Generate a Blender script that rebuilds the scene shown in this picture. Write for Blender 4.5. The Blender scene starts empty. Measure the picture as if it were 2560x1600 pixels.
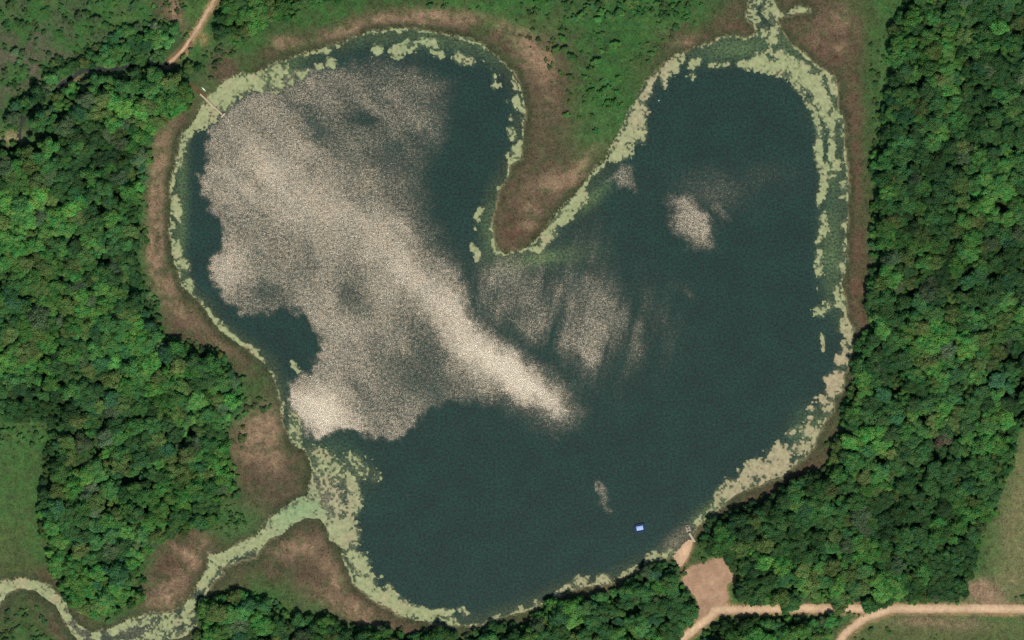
import bpy, math, random
import numpy as np
from mathutils import Vector

random.seed(7)
RNG = np.random.default_rng(7)
S = bpy.context.scene
COL = S.collection

# ------------------------------------------------------------------ camera
MPP = 0.30                       # metres per photo pixel on the ground
DIST = 10000.0
CAM_Z = math.radians(22.0)       # the satellite stands this far from overhead ...
CAM_AZ = math.radians(-18.0)     # ... towards north-north-west
cdir = Vector((math.sin(CAM_Z) * math.sin(CAM_AZ), math.sin(CAM_Z) * math.cos(CAM_AZ), math.cos(CAM_Z)))
cam_data = bpy.data.cameras.new('satellite_camera')
cam = bpy.data.objects.new('satellite_camera', cam_data)
COL.objects.link(cam)
cam.location = cdir * DIST
fwd = -cdir
up0 = Vector((0, 1, 0))
right = fwd.cross(up0).normalized()
upv = right.cross(fwd).normalized()
from mathutils import Matrix
R3 = Matrix((right, upv, -fwd)).transposed()
cam.rotation_euler = R3.to_euler()
cam_data.sensor_width = 36.0
cam_data.lens = 36.0 * DIST / (2560 * MPP)
cam_data.clip_start = 500.0
cam_data.clip_end = 40000.0
S.camera = cam

# ------------------------------------------------------------------ world and sun
SUN_EL = math.radians(64.0)
SUN_AZ = math.radians(163.0)     # clockwise from north: south-south-east
w = bpy.data.worlds.new('World'); S.world = w; w.use_nodes = True
nt = w.node_tree
bg = nt.nodes['Background']
sky = nt.nodes.new('ShaderNodeTexSky'); sky.sky_type = 'NISHITA'; sky.sun_disc = False
sky.sun_elevation = SUN_EL; sky.sun_rotation = SUN_AZ
sky.air_density = 1.0; sky.dust_density = 1.0; sky.ozone_density = 1.0
nt.links.new(sky.outputs[0], bg.inputs[0]); bg.inputs[1].default_value = 0.105
sl = bpy.data.lights.new('sun', 'SUN'); sl.energy = 4.2; sl.angle = math.radians(0.5)
sl.color = (1.0, 0.90, 0.72)
sun = bpy.data.objects.new('sun', sl); COL.objects.link(sun)
sdir = Vector((math.cos(SUN_EL) * math.sin(SUN_AZ), math.cos(SUN_EL) * math.cos(SUN_AZ), math.sin(SUN_EL)))
sun.rotation_euler = sdir.to_track_quat('Z', 'Y').to_euler()
S.view_settings.view_transform = 'Standard'; S.view_settings.look = 'None'
S.view_settings.gamma = 1.0; S.view_settings.exposure = 0.0; S.view_settings.use_curve_mapping = False
S.cycles.use_denoising = False
S.cycles.max_bounces = 5; S.cycles.diffuse_bounces = 3; S.cycles.transmission_bounces = 3; S.cycles.glossy_bounces = 2
S.cycles.caustics_reflective = False; S.cycles.caustics_refractive = False

# ------------------------------------------------------------------ survey map: photo pixel -> ground metres
Rn = np.array(R3); Cn = np.array(cam.location)
def ground(px, py, z=0.0):
    """World point at height z under a photo pixel (arrays allowed)."""
    px = np.asarray(px, float); py = np.asarray(py, float)
    f = DIST
    dx = (px - 1280) * MPP; dy = (800 - py) * MPP
    d = dx[..., None] * Rn[:, 0] + dy[..., None] * Rn[:, 1] - f * Rn[:, 2]
    t = (z - Cn[2]) / d[..., 2]
    return Cn + d * t[..., None]
def gp(px, py, z=0.0):
    return Vector(ground(px, py, z).tolist())

# ------------------------------------------------------------------ numpy helpers
_lat = {}
def vnoise(x, y, scale, seed):
    if seed not in _lat:
        _lat[seed] = np.random.default_rng(1000 + seed).random((256, 256))
    L = _lat[seed]
    u = np.asarray(x) / scale + 31.7 * seed; v = np.asarray(y) / scale + 17.3 * seed
    i = np.floor(u).astype(int); j = np.floor(v).astype(int)
    fu = u - i; fv = v - j
    fu = fu * fu * (3 - 2 * fu); fv = fv * fv * (3 - 2 * fv)
    i0 = i % 256; j0 = j % 256; i1 = (i + 1) % 256; j1 = (j + 1) % 256
    return (L[i0, j0] * (1 - fu) * (1 - fv) + L[i1, j0] * fu * (1 - fv) + L[i0, j1] * (1 - fu) * fv + L[i1, j1] * fu * fv)
def fbm(x, y, scale, seed, octv=4):
    """0..1, mean .5"""
    s = 0; a = 1; t = 0
    for k in range(octv):
        s = s + a * vnoise(x, y, scale / 2 ** k, seed + 11 * k); t += a; a *= 0.55
    return s / t
def sst(a, b, x):
    t = np.clip((x - a) / (b - a), 0, 1)
    return t * t * (3 - 2 * t)
def inside(poly, x, y):
    r = np.zeros(x.shape, bool)
    n = len(poly)
    for k in range(n):
        x0, y0 = poly[k]; x1, y1 = poly[(k + 1) % n]
        if y0 == y1: continue
        c = ((y0 > y) != (y1 > y))
        xx = (x1 - x0) * (y - y0) / (y1 - y0) + x0
        r ^= c & (x < xx)
    return r
def seg_dist(pts, x, y, closed=False):
    d = np.full(x.shape, 1e9)
    n = len(pts)
    for k in range(n if closed else n - 1):
        x0, y0 = pts[k][:2]; x1, y1 = pts[(k + 1) % n][:2]
        vx, vy = x1 - x0, y1 - y0; L = vx * vx + vy * vy + 1e-9
        t = np.clip(((x - x0) * vx + (y - y0) * vy) / L, 0, 1)
        d = np.minimum(d, (x - x0 - t * vx) ** 2 + (y - y0 - t * vy) ** 2)
    return np.sqrt(d)
def sdf(poly, x, y):
    """positive inside, in photo pixels"""
    d = seg_dist(poly, x, y, True)
    return np.where(inside(poly, x, y), d, -d)
def smooth_poly(p, it=2):
    for _ in range(it):
        q = []
        for k in range(len(p)):
            a = p[k]; b = p[(k + 1) % len(p)]
            q.append((.75 * a[0] + .25 * b[0], .75 * a[1] + .25 * b[1])); q.append((.25 * a[0] + .75 * b[0], .25 * a[1] + .75 * b[1]))
        p = q
    return p
V = 1.0583
def vv(*a):
    return [(x * V, y * V) for x, y in a]

# ------------------------------------------------------------------ the survey: outlines in photo pixels
LAKE = [(640,183),(595,183),(563,201),(542,225),(519,246),(503,270),(489,294),(476,315),(460,328),(450,349),(447,370),(442,400),(434,413),(426,453),(426,506),(426,538),(422,564),(426,601),(434,654),(447,680),(448,704),(466,728),(489,747),(511,768),(526,797),(550,826),(582,850),(614,869),(635,887),(648,893),(666,916),(680,940),(693,964),(697,993),(703,1006),(702,1030),(709,1059),(722,1083),(727,1112),(756,1123),(772,1144),(780,1170),(778,1200),(770,1213),(767,1234),(727,1253),(706,1271),(674,1293),(661,1314),(640,1340),(606,1353),(571,1377),(540,1385),(520,1384),(519,1400),(517,1412),(530,1424),(553,1420),(579,1409),(608,1398),(640,1393),(651,1375),(672,1348),(709,1332),(738,1306),(772,1295),(801,1295),(815,1319),(825,1351),(854,1369),(854,1390),(868,1428),(883,1459),(915,1486),(939,1507),(973,1520),(995,1539),(1032,1549),(1074,1557),(1106,1562),(1143,1565),(1185,1564),(1217,1562),(1249,1547),(1280,1536),(1306,1531),(1346,1515),(1381,1494),(1428,1475),(1465,1465),(1526,1459),(1539,1449),(1566,1438),(1597,1425),(1624,1406),(1656,1396),(1687,1393),(1694,1386),(1714,1367),(1727,1350),(1738,1332),(1742,1319),(1756,1303),(1780,1287),(1799,1271),(1820,1250),(1844,1234),(1878,1219),(1920,1203),(1954,1192),(1981,1170),(2013,1141),(2034,1117),(2047,1086),(2060,1059),(2084,1028),(2084,996),(2110,972),(2110,938),(2124,911),(2126,887),(2134,866),(2132,816),(2118,792),(2113,744),(2103,710),(2116,670),(2116,633),(2117,585),(2120,548),(2120,506),(2121,453),(2117,405),(2110,344),(2110,317),(2105,288),(2092,259),(2095,220),(2084,190),(2058,172),(2034,156),(2007,130),(1981,114),(1962,87),(1949,69),(1944,50),(1968,38),(1989,34),(2023,28),(2023,20),(1989,18),(1960,32),(1945,24),(1936,0),(1925,-40),(1905,-120),(1850,-120),(1872,-40),(1873,0),(1866,42),(1885,66),(1890,85),(1862,98),(1838,87),(1806,90),(1780,108),(1740,116),(1714,132),(1687,135),(1661,159),(1642,177),(1624,193),(1611,212),(1597,238),(1579,262),(1566,280),(1558,307),(1545,331),(1526,365),(1510,400),(1484,426),(1465,453),(1439,485),(1410,508),(1386,538),(1367,567),(1346,590),(1325,614),(1301,625),(1280,630),(1262,635),(1243,625),(1235,601),(1230,569),(1233,540),(1241,506),(1246,477),(1270,442),(1275,413),(1301,397),(1306,357),(1309,317),(1315,278),(1309,238),(1296,206),(1285,180),(1270,169),(1243,143),(1219,122),(1196,106),(1156,93),(1103,85),(1063,74),(1010,71),(971,73),(926,79),(883,93),(852,108),(820,114),(799,124),(754,132),(719,148),(688,156),(656,172)]
RIVER_A = [(528,1412),(512,1430),(500,1450),(484,1478),(470,1500),(455,1515),(430,1530),(400,1535),(375,1532),(350,1540),(320,1548),(285,1570),(245,1576),(225,1580),(200,1562),(175,1539),(169,1512),(148,1488),(116,1459),(90,1452),(53,1443),(0,1455),(-60,1480),(-160,1560),(-150,1600),(-60,1545),(0,1512),(16,1486),(50,1468),(87,1476),(114,1494),(138,1515),(160,1552),(180,1584),(196,1605),(215,1640),(270,1640),(290,1605),(340,1600),(400,1600),(455,1595),(490,1570),(498,1540),(505,1500),(535,1455),(560,1430)]
CREEK = [(428,157),(400,163),(360,160),(317,166),(270,176),(238,172),(205,178),(175,195),(150,215),(122,232),(95,252),(75,275),(58,295),(48,325),(48,350),(30,372),(-10,368),(-80,380),(-200,420)]
TRACK = [(590,-90),(536,0),(515,35),(500,60),(485,85),(471,106),(460,122),(445,137),(430,152),(420,160)]
ROAD = [(1778,1530),(1800,1523),(1860,1524),(1920,1522),(2000,1521),(2160,1521),(2300,1521),(2560,1522),(2860,1524)]
ROAD_W = [(1790,1524),(1775,1545),(1745,1564),(1703,1600),(1650,1650),(1600,1710)]
FORK = [(2225,1524),(2200,1533),(2166,1543),(2140,1560),(2116,1581),(2096,1606),(2060,1660),(2030,1720)]
LOT = [(1709,1430),(1730,1417),(1764,1404),(1788,1397),(1809,1396),(1820,1420),(1833,1438),(1831,1451),(1815,1459),(1817,1480),(1822,1496),(1810,1512),(1795,1522),(1783,1530),(1770,1545),(1748,1562),(1738,1550),(1745,1532),(1748,1517),(1743,1499),(1735,1486),(1714,1472),(1706,1451)]
BEACH = [(1730,1350),(1731,1365),(1716,1400),(1702,1417),(1693,1409),(1688,1392),(1694,1382),(1714,1360)]

F_WEST = vv((-260,360),(0,345),(45,345),(52,285),(95,232),(200,185),(300,172),(390,152),(430,150),(470,165),(455,200),(420,255),(380,285),(345,345),(325,430),(320,600),(330,690),(375,770),(440,830),(520,850),(560,890),(565,930),(540,980),(515,1010),(530,1080),(545,1140),(520,1210),(490,1240),(440,1240),(380,1260),(330,1300),(325,1350),(320,1400),(280,1430),(230,1440),(180,1420),(150,1370),(120,1330),(108,1250),(112,1180),(118,1080),(130,1000),(80,985),(0,985),(-260,980))
F_NORTHBANK = vv((45,300),(20,280),(70,215),(110,160),(160,135),(230,110),(270,70),(340,45),(410,60),(445,105),(410,145),(380,152),(300,160),(240,160),(190,165),(110,215),(60,275))
F_TOP = vv((545,-120),(860,-120),(800,-5),(735,5),(690,20),(650,40),(620,60),(575,80),(540,60),(515,75),(510,45))
F_EAST = vv((2140,-140),(2130,50),(2105,90),(2100,150),(2085,220),(2070,300),(2062,500),(2066,560),(2052,680),(2045,760),(2022,830),(2015,900),(2012,960),(1985,1010),(1955,1060),(1925,1100),(1870,1150),(1800,1180),(1720,1225),(1665,1250),(1655,1285),(1700,1310),(1735,1340),(1735,1400),(1760,1418),(1800,1436),(1850,1436),(1900,1436),(1935,1450),(2000,1436),(2060,1436),(2100,1424),(2240,1420),(2270,1395),(2290,1350),(2320,1250),(2350,1130),(2380,1080),(2419,990),(2700,900),(2700,-140))
F_SOUTH = vv((1150,1640),(1160,1490),(1230,1480),(1290,1435),(1380,1412),(1440,1402),(1480,1375),(1530,1352),(1600,1335),(1612,1360),(1608,1395),(1650,1420),(1648,1455),(1620,1480),(1590,1512),(1520,1640))
F_SOUTHWEST = vv((470,1640),(462,1450),(480,1420),(540,1395),(600,1402),(680,1450),(760,1470),(830,1490),(930,1496),(1010,1494),(1100,1490),(1160,1490),(1160,1640))
F_FORK = vv((1640,1640),(1690,1480),(1720,1462),(1850,1458),(1960,1458),(1985,1466),(1950,1500),(1930,1530),(1900,1640))
FORESTS = {'wood west of the lake': F_WEST, 'strip of wood along the north creek bank': F_NORTHBANK, 'wood north of the lake': F_TOP,
           'wood east of the lake': F_EAST, 'wood south of the lake': F_SOUTH, 'wood on the southwest bank': F_SOUTHWEST,
           'wood between the two road forks': F_FORK}
# shrubby zones: polygon, density
SHRUBS = [(vv((-200,-100),(500,-100),(440,80),(330,60),(250,90),(140,150),(60,250),(0,330),(-200,330)), .35),
          (vv((1240,-100),(1690,-100),(1640,60),(1560,100),(1500,190),(1440,300),(1380,330),(1310,260),(1290,160),(1200,60)), .22),
          (vv((1330,-100),(1700,-100),(1640,30),(1420,50)), .9),
          (vv((300,300),(400,270),(460,200),(480,120),(600,70),(540,140),(470,220),(360,300),(350,440),(340,640),(400,770),(560,860),(640,960),(610,1000),(530,980),(440,850),(330,700)), .7),
          (vv((420,1030),(560,960),(620,950),(560,1080),(560,1190),(620,1190),(540,1270),(470,1230)), .6),
          (vv((0,900),(130,960),(130,1060),(0,1050)), .6),
          (vv((90,1050),(130,1060),(120,1350),(100,1350)), .5),
          (vv((120,1340),(330,1420),(250,1480),(160,1450)), .35),
          (vv((0,1440),(80,1420),(130,1512),(0,1512)), .5),
          (vv((460,1380),(640,1400),(700,1440),(560,1400)), .5),
          (vv((2050,100),(2130,60),(2110,220),(2075,320),(2065,500),(2050,500),(2060,250)), .5),
          (vv((1600,1380),(1660,1290),(1740,1330),(1720,1380),(1640,1340)), .35),
          (vv((2290,1350),(2419,1010),(2400,1010),(2330,1200),(2290,1340)), .4),
          (vv((1100,-100),(1240,-100),(1240,40),(1150,30),(820,-10),(720,20)), .25),
          (vv((2330,1425),(2419,1400),(2419,1440),(2360,1440)), .5),
          (vv((1950,1485),(2100,1475),(2300,1512),(1940,1512)), .12)]

# ------------------------------------------------------------------ masks on demand
LAKE_S = LAKE
def water_sdf(x, y):
    wx = x + 5 * (vnoise(x, y, 14, 3) - .5) + 3 * (vnoise(x, y, 5, 5) - .5); wy = y + 5 * (vnoise(x, y, 14, 4) - .5) + 3 * (vnoise(x, y, 5, 6) - .5)
    return np.maximum(sdf(LAKE_S, wx, wy), sdf(RIVER_A, wx, wy))
def forest_mask(x, y):
    wx = x + 62 * (fbm(x, y, 75, 21, 4) - .5); wy = y + 62 * (fbm(x, y, 75, 22, 4) - .5)
    r = np.full(x.shape, -1e9)
    for p in FORESTS.values():
        r = np.maximum(r, sdf(p, wx, wy))
    return r
def ell(x, y, cx, cy, rx, ry, ang=0, soft=1.0):
    """soft ellipse, full-view coordinates"""
    cx *= V; cy *= V; rx *= V; ry *= V
    a = math.radians(ang); dx = x - cx; dy = y - cy
    u = (dx * math.cos(a) + dy * math.sin(a)) / rx; v = (-dx * math.sin(a) + dy * math.cos(a)) / ry
    return np.exp(-(u * u + v * v) * soft)

MEADOW = np.array((.032, .100, .026)); MEADOW_Y = np.array((.056, .110, .032)); MEADOW_D = np.array((.028, .065, .025))
BROWN = np.array((.080, .065, .041)); TAN = np.array((.205, .148, .098)); RED = np.array((.092, .060, .040)); FLOOR = np.array((.034, .070, .026))
SAND = np.array((.42, .27, .155)); STRAW = np.array((.135, .140, .066)); OLIVE = np.array((.055, .068, .030))

def land_colour(x, y):
    n1 = fbm(x, y, 90, 31, 4); n2 = fbm(x, y, 28, 33, 3); n3 = fbm(x, y, 200, 35, 3); n4 = fbm(x, y, 10, 37, 2)
    c = np.empty(x.shape + (3,)); c[:] = MEADOW
    def mix(col, t):
        nonlocal c
        t = np.clip(t, 0, 1)[..., None]; c = c * (1 - t) + np.asarray(col) * t
    mix(MEADOW_Y, sst(.48, .66, n1) * .75); mix(MEADOW_D, sst(.50, .68, n2) * .6)
    # north-west rough ground is greyer
    mix((.060, .080, .042), ell(x, y, 80, 120, 260, 180) * sst(.3, .6, n2) * .9)
    mix((.095, .088, .062), ell(x, y, 60, 170, 90, 120) * sst(.5, .75, n2))
    ws = water_sdf(x, y); d = -ws
    # sedge ring round the shore
    ringw = 40 + 22 * (n1 - .5) + 42 * np.clip(ell(x, y, 1270, 300, 110, 330) * 1.5 + ell(x, y, 1330, 450, 110, 120) + ell(x, y, 700, 1200, 300, 260) + ell(x, y, 520, 820, 120, 90), 0, 1)
    # zones where the ring exists (full-view coordinates)
    zone = np.maximum.reduce([
        sst(0, 30, 470 * V - x) * sst(200, 260, y),                                  # west side
        sst(190 * V, 150 * V, y) * sst(560 * V, 640 * V, x) * sst(1330 * V, 1250 * V, x),   # top
        ell(x, y, 520, 800, 130, 130) * 1.5, ell(x, y, 620, 950, 90, 120, 0) * 1.4,
        ell(x, y, 1260, 300, 90, 330) * 1.5, ell(x, y, 1330, 450, 120, 130) * 1.5,
        ell(x, y, 2030, 300, 60, 600) * 1.6, ell(x, y, 1830, 60, 300, 130) * 1.5,
        ell(x, y, 650, 1110, 130, 130) * 1.5, ell(x, y, 740, 1340, 200, 130) * 1.6, ell(x, y, 1000, 1480, 260, 40) * 1.6, ell(x, y, 420, 1350, 130, 110) * 1.4,
        ell(x, y, 1390, 1395, 90, 25) * 1.3, ell(x, y, 1930, 1080, 60, 110, 35) * 1.3, ell(x, y, 1780, 1190, 150, 40, -28) * 1.4, ell(x, y, 2000, 900, 40, 110) * 1.2, ell(x, y, 1560, 1345, 90, 25, -15)])
    zone = np.clip(zone, 0, 1)
    mix(OLIVE, sst(95, 45, d + 30 * (n2 - .5)) * zone * .8)
    mix(BROWN, sst(ringw + 22, ringw - 12, d + 22 * (n2 - .5)) * zone * .9); mix((.046, .072, .028), sst(.44, .60, fbm(x, y, 36, 43, 3)) * zone * sst(100, 60, d) * .8); mix((.040, .055, .028), sst(24, 8, d) * zone * .7); mix(MEADOW * 1.1, sst(.50, .60, fbm(x, y, 24, 45, 3)) * zone * sst(20, 60, d) * .65)
    # brown marsh away from the water
    for cx, cy, rx, ry, a, k in ((1950,85,80,85,0,1.1),(1950,150,60,60,30,.8),(1780,40,90,45,-20,1.0),(630,1120,75,100,0,1.2),(590,1040,60,50,0,.7),(420,1350,65,110,25,1.3),(500,1060,60,40,0,.6),
                             (750,1320,130,80,20,1.3),(900,1430,140,45,22,1.2),(130,1370,55,20,10,.9),(205,1450,50,45,30,1.0),(1215,470,50,130,15,1.2),(1300,430,110,60,-40,1.1),(1310,260,55,160,0,.9),
                             (530,160,40,45,0,1.0),(440,280,35,50,30,.6),(440,780,90,55,30,.9),(395,20,25,50,-20,.9),(420,60,20,40,-20,.6),(2030,450,28,380,0,1.0),(2025,720,25,120,0,1.1),(1600,80,30,20,0,.5),(420,1450,40,60,20,.3)):
        mix(BROWN * (.9 + .25 * n1[..., None]), np.clip(ell(x, y, cx, cy, rx, ry, a, .9) * k * 1.25 + .5 * (n2 - .5), 0, 1) * (ell(x, y, cx, cy, rx, ry, a, .5) > .12))
    # reddish sedge
    for cx, cy, rx, ry, a, k in ((2022,400,18,330,0,.9),(2028,680,20,110,0,1.1),(1960,100,60,70,0,.6),(1300,560,80,30,0,.5),(1215,540,30,50,0,.9),(420,1330,45,90,25,.8),(1010,1478,120,16,8,.9),(1400,1388,70,12,-3,.9),(1900,1100,60,22,-45,.8),(1790,1180,120,20,-28,.9),(1660,1240,40,14,-40,.6),
                             (1950,950,14,60,25,.5),(1900,1050,12,90,45,.6),(90,1355,30,14,0,.8),(1740,80,50,30,-20,.7),(190,1400,30,40,-30,.8),(850,1400,120,40,25,.5),(1290,150,40,60,-30,.5)):
        mix(RED, ell(x, y, cx, cy, rx, ry, a) * k * sst(.25, .6, n2 + .15))
    # dry tan patches
    for cx, cy, rx, ry, a, k in ((372,430,17,90,3,1.0),(365,540,16,60,3,.8),(362,610,16,40,0,.9),(385,335,16,50,8,.7),(395,680,24,30,-30,.6),(430,740,55,18,35,.5),(520,815,35,14,30,.35),(365,490,12,50,0,.7),
                             (672,98,26,13,-10,.9),(780,85,36,14,-10,.7),(830,68,22,16,-20,.9),(900,45,42,14,-4,.7),(975,35,45,14,0,.7),(1045,40,50,16,3,.9),(1100,42,40,14,5,.6),(1190,65,26,18,30,.5),(1240,100,34,24,45,.9),(1270,135,26,30,30,1.0),(1290,170,20,28,20,.6),(1300,230,22,40,10,.25),
                             (1255,490,20,16,20,.7),(1245,530,17,13,0,.9),(1310,430,60,22,-15,.7),(1370,395,45,15,-45,.8),(1400,360,30,12,-45,.6),(1225,590,18,10,0,.3),
                             (1620,100,20,11,-20,.9),(1985,50,30,28,0,.5),(1985,110,14,14,0,.6),(1935,85,20,30,0,.3),
                             (610,1010,40,50,0,.8),(645,1000,24,36,10,1.0),(605,1060,40,30,0,.7),(650,1085,22,30,0,.6),(700,1290,50,22,-5,.9),(800,1370,22,24,0,.9),(770,1330,18,18,0,.5),(820,1430,55,20,20,.8),(870,1470,50,12,12,.5),(750,1400,40,18,20,.3),
                             (395,1420,36,38,10,1.0),(455,1320,50,12,35,.9),(480,1290,18,30,-30,.5),(430,1360,40,16,-45,.7),(545,1450,1,1,0,0),(390,1440,34,28,0,.6),(530,60,1,1,0,0),
                             (412,22,14,30,-12,.9),(1150,1475,1,1,0,0),(2325,1400,45,26,20,1.2),(2390,1370,30,22,0,.6),(2200,1470,90,14,0,.8),(2260,1480,120,16,0,.5),(2398,1190,26,110,10,.35),(2390,1290,40,80,0,.25),(1400,1385,50,8,-3,.6),(20,300,1,1,0,0)):
        if k > 0: mix(TAN * (.9 + .3 * n4[..., None]), ell(x, y, cx, cy, rx, ry, a, .85) * k * 1.25 * (.35 + 1.1 * n2))
    # dry mowed grass in the south-east fields
    mix(STRAW, ell(x, y, 2440, 1250, 75, 230) * .9 * (.5 + n2)); mix((.085, .10, .042), ell(x, y, 2200, 1500, 330, 30) * .9)
    mix((.050, .105, .032), ell(x, y, 40, 1180, 75, 190) * .9); mix((.085, .098, .04), ell(x, y, 10, 1290, 60, 60) * .5); mix((.045, .115, .035), ell(x, y, 560, 1230, 70, 45) * .9)
    mix((.040, .105, .030), ell(x, y, 270, 1440, 60, 50, -30) * .9); mix((.045, .115, .035), ell(x, y, 1420, 300, 70, 90, 30) * .7); mix((.048, .110, .034), ell(x, y, 2080, 180, 36, 200) * .8)
    core = sst(15, 28, d + 14 * (n2 - .5)) * sst(64, 46, d + 20 * (n2 - .5)) * np.clip(ell(x, y, 360, 500, 70, 260) * 1.5, 0, 1) * sst(455 * V, 420 * V, x)
    mix(TAN * .85, core * (.25 + .75 * n2) * sst(.30, .55, fbm(x, y, 60, 39, 3)) )
    mix((.048, .070, .030), sst(.54, .64, fbm(x, y, 17, 47, 3)) * zone * .55)
    mix((.040, .052, .026), sst(22, 9, d + 8 * (n2 - .5)) * zone * .75)
    mix((.038, .080, .026), ell(x, y, 2052, 300, 16, 260, 0, .8) * .9 * sst(.35, .6, n2 + .1)); mix((.044, .085, .030), ell(x, y, 590, 930, 55, 60) * .7 * sst(.3, .6, n2))
    # forest floor
    fm = forest_mask(x, y)
    mix(FLOOR, sst(-8, 10, fm) * .92)
    # sandy shoulders of the road, lot and track
    for pl, hw, k in ((ROAD, 12, .75), (ROAD_W, 12, .6), (FORK, 12, .6), (TRACK, 7, .8)):
        mix(SAND * .75, sst(hw + 9, hw - 2, seg_dist(pl, x, y) + 8 * (n2 - .5)) * k)
    mix(SAND * .75, sst(-10, 2, sdf(LOT, x, y) + 6 * (n2 - .5)) * .7); mix(SAND * .8, sst(-8, 2, sdf(BEACH, x, y)) * .7)
    # sand and bare banks at the creek
    mix((.20, .19, .10), ell(x, y, 22, 325, 30, 16, -25) * 1.2)
    for cx, cy, rx, ry, a, k in ((435,125,10,10,0,.4),(160,193,40,7,-30,.7),(92,236,8,8,0,.9),(480,90,10,14,0,.6)):
        mix(SAND * .8, ell(x, y, cx, cy, rx, ry, a) * k)
    mix((.11, .06, .035), np.clip(sst(14, 5, seg_dist([(471,106),(450,132),(425,158)], x, y)), 0, 1) * .8)
    mix((.10, .06, .035), sst(9, 3, seg_dist([(478,212),(497,228),(512,240)], x, y)) * .8)
    # pale dried scum on the waterline
    mix((.24, .21, .12), sst(5.5, 1, d) * sst(-6, 0, d) * (.35 + .5 * n2) * sst(.35, .5, n1))
    mix((.05, .06, .03), sst(0, 4, ws))
    return c * (.86 + .28 * n4[..., None]), ws, fm

# ------------------------------------------------------------------ mesh helpers
def make_mesh(name, verts, faces, mats=(), cols=None, floats=None, smooth=False):
    me = bpy.data.meshes.new(name)
    verts = np.asarray(verts, np.float32); faces = np.asarray(faces, np.int32)
    me.vertices.add(len(verts)); me.vertices.foreach_set('co', verts.ravel())
    nf, k = faces.shape
    me.loops.add(nf * k); me.loops.foreach_set('vertex_index', faces.ravel())
    me.polygons.add(nf); me.polygons.foreach_set('loop_start', np.arange(nf, dtype=np.int32) * k)
    me.update(calc_edges=True)
    if smooth: me.polygons.foreach_set('use_smooth', np.ones(nf, bool))
    for nm, c in (cols or {}).items():
        a = me.color_attributes.new(nm, 'FLOAT_COLOR', 'POINT')
        a.data.foreach_set('color', np.concatenate([c, np.ones((len(c), 1))], 1).astype(np.float32).ravel())
    for nm, c in (floats or {}).items():
        a = me.attributes.new(nm, 'FLOAT', 'POINT'); a.data.foreach_set('value', np.asarray(c, np.float32).ravel())
    for m in mats: me.materials.append(m)
    return me
def link(name, me, parent=None, **props):
    o = bpy.data.objects.new(name, me); COL.objects.link(o)
    if parent: o.parent = parent
    for k, v in props.items(): o[k] = v
    return o
def grid_faces(ny, nx, keep=None):
    i = np.arange(ny * nx).reshape(ny, nx)
    f = np.stack([i[:-1, :-1], i[1:, :-1], i[1:, 1:], i[:-1, 1:]], -1)
    if keep is not None:
        k = keep[:-1, :-1] | keep[1:, :-1] | keep[1:, 1:] | keep[:-1, 1:]
        f = f[k]
    return f.reshape(-1, 4)
def compact(verts, faces, *arrs):
    used = np.unique(faces); m = np.full(len(verts), -1); m[used] = np.arange(len(used))
    return (verts[used], m[faces]) + tuple(a[used] for a in arrs)

# ------------------------------------------------------------------ materials
def mat(name):
    m = bpy.data.materials.new(name); m.use_nodes = True
    n = m.node_tree.nodes; b = n['Principled BSDF']
    return m, m.node_tree, n, m.node_tree.links, b
def noise(n, l, scale, detail=3, rough=.6, vec=None):
    t = n.new('ShaderNodeTexNoise'); t.inputs['Scale'].default_value = scale; t.inputs['Detail'].default_value = detail; t.inputs['Roughness'].default_value = rough
    if vec is not None: l.new(vec, t.inputs['Vector'])
    return t
def mathn(n, l, op, a, b=None, c=None):
    t = n.new('ShaderNodeMath'); t.operation = op
    for k, v in enumerate((a, b, c)):
        if v is None: continue
        if isinstance(v, (int, float)): t.inputs[k].default_value = v
        else: l.new(v, t.inputs[k])
    return t.outputs[0]
def maprange(n, l, v, a, b, c, d, clamp=True):
    t = n.new('ShaderNodeMapRange'); t.clamp = clamp
    l.new(v, t.inputs[0])
    for k, q in enumerate((a, b, c, d)): t.inputs[k + 1].default_value = q
    return t.outputs[0]
def scalecol(n, l, col, f):
    t = n.new('ShaderNodeVectorMath'); t.operation = 'SCALE'; l.new(col, t.inputs[0])
    if isinstance(f, (int, float)): t.inputs['Scale'].default_value = f
    else: l.new(f, t.inputs['Scale'])
    return t.outputs[0]

def ground_material(name, attr='tint', lo=.66, hi=1.38, sc=1.0, bump=.5):
    m, t, n, l, b = mat(name)
    a = n.new('ShaderNodeAttribute'); a.attribute_name = attr
    g = n.new('ShaderNodeNewGeometry')
    n1 = noise(n, l, sc, 3, .75, g.outputs['Position']); n2 = noise(n, l, sc * .22, 3, .6, g.outputs['Position'])
    f = mathn(n, l, 'MULTIPLY', maprange(n, l, n1.outputs[0], .3, .7, lo, hi), maprange(n, l, n2.outputs[0], .3, .7, .85, 1.15))
    n3 = noise(n, l, sc * .5, 2, .6, g.outputs['Position'])
    hs = n.new('ShaderNodeHueSaturation'); l.new(scalecol(n, l, a.outputs['Color'], f), hs.inputs['Color'])
    l.new(maprange(n, l, n3.outputs[0], .3, .7, .475, .525), hs.inputs['Hue'])
    l.new(hs.outputs[0], b.inputs['Base Color'])
    b.inputs['Roughness'].default_value = .9; b.inputs['Specular IOR Level'].default_value = .15
    bp = n.new('ShaderNodeBump'); bp.inputs['Distance'].default_value = bump; bp.inputs['Strength'].default_value = .8
    l.new(n1.outputs[0], bp.inputs['Height']); l.new(bp.outputs[0], b.inputs['Normal'])
    return m
M_GROUND = ground_material('ground_vegetation')
M_ALGAE = ground_material('floating_algae', lo=.86, hi=1.13, sc=1.2, bump=.12)
M_DIRT = ground_material('packed_gravel', lo=.93, hi=1.07, sc=1.6, bump=.05)

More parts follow.
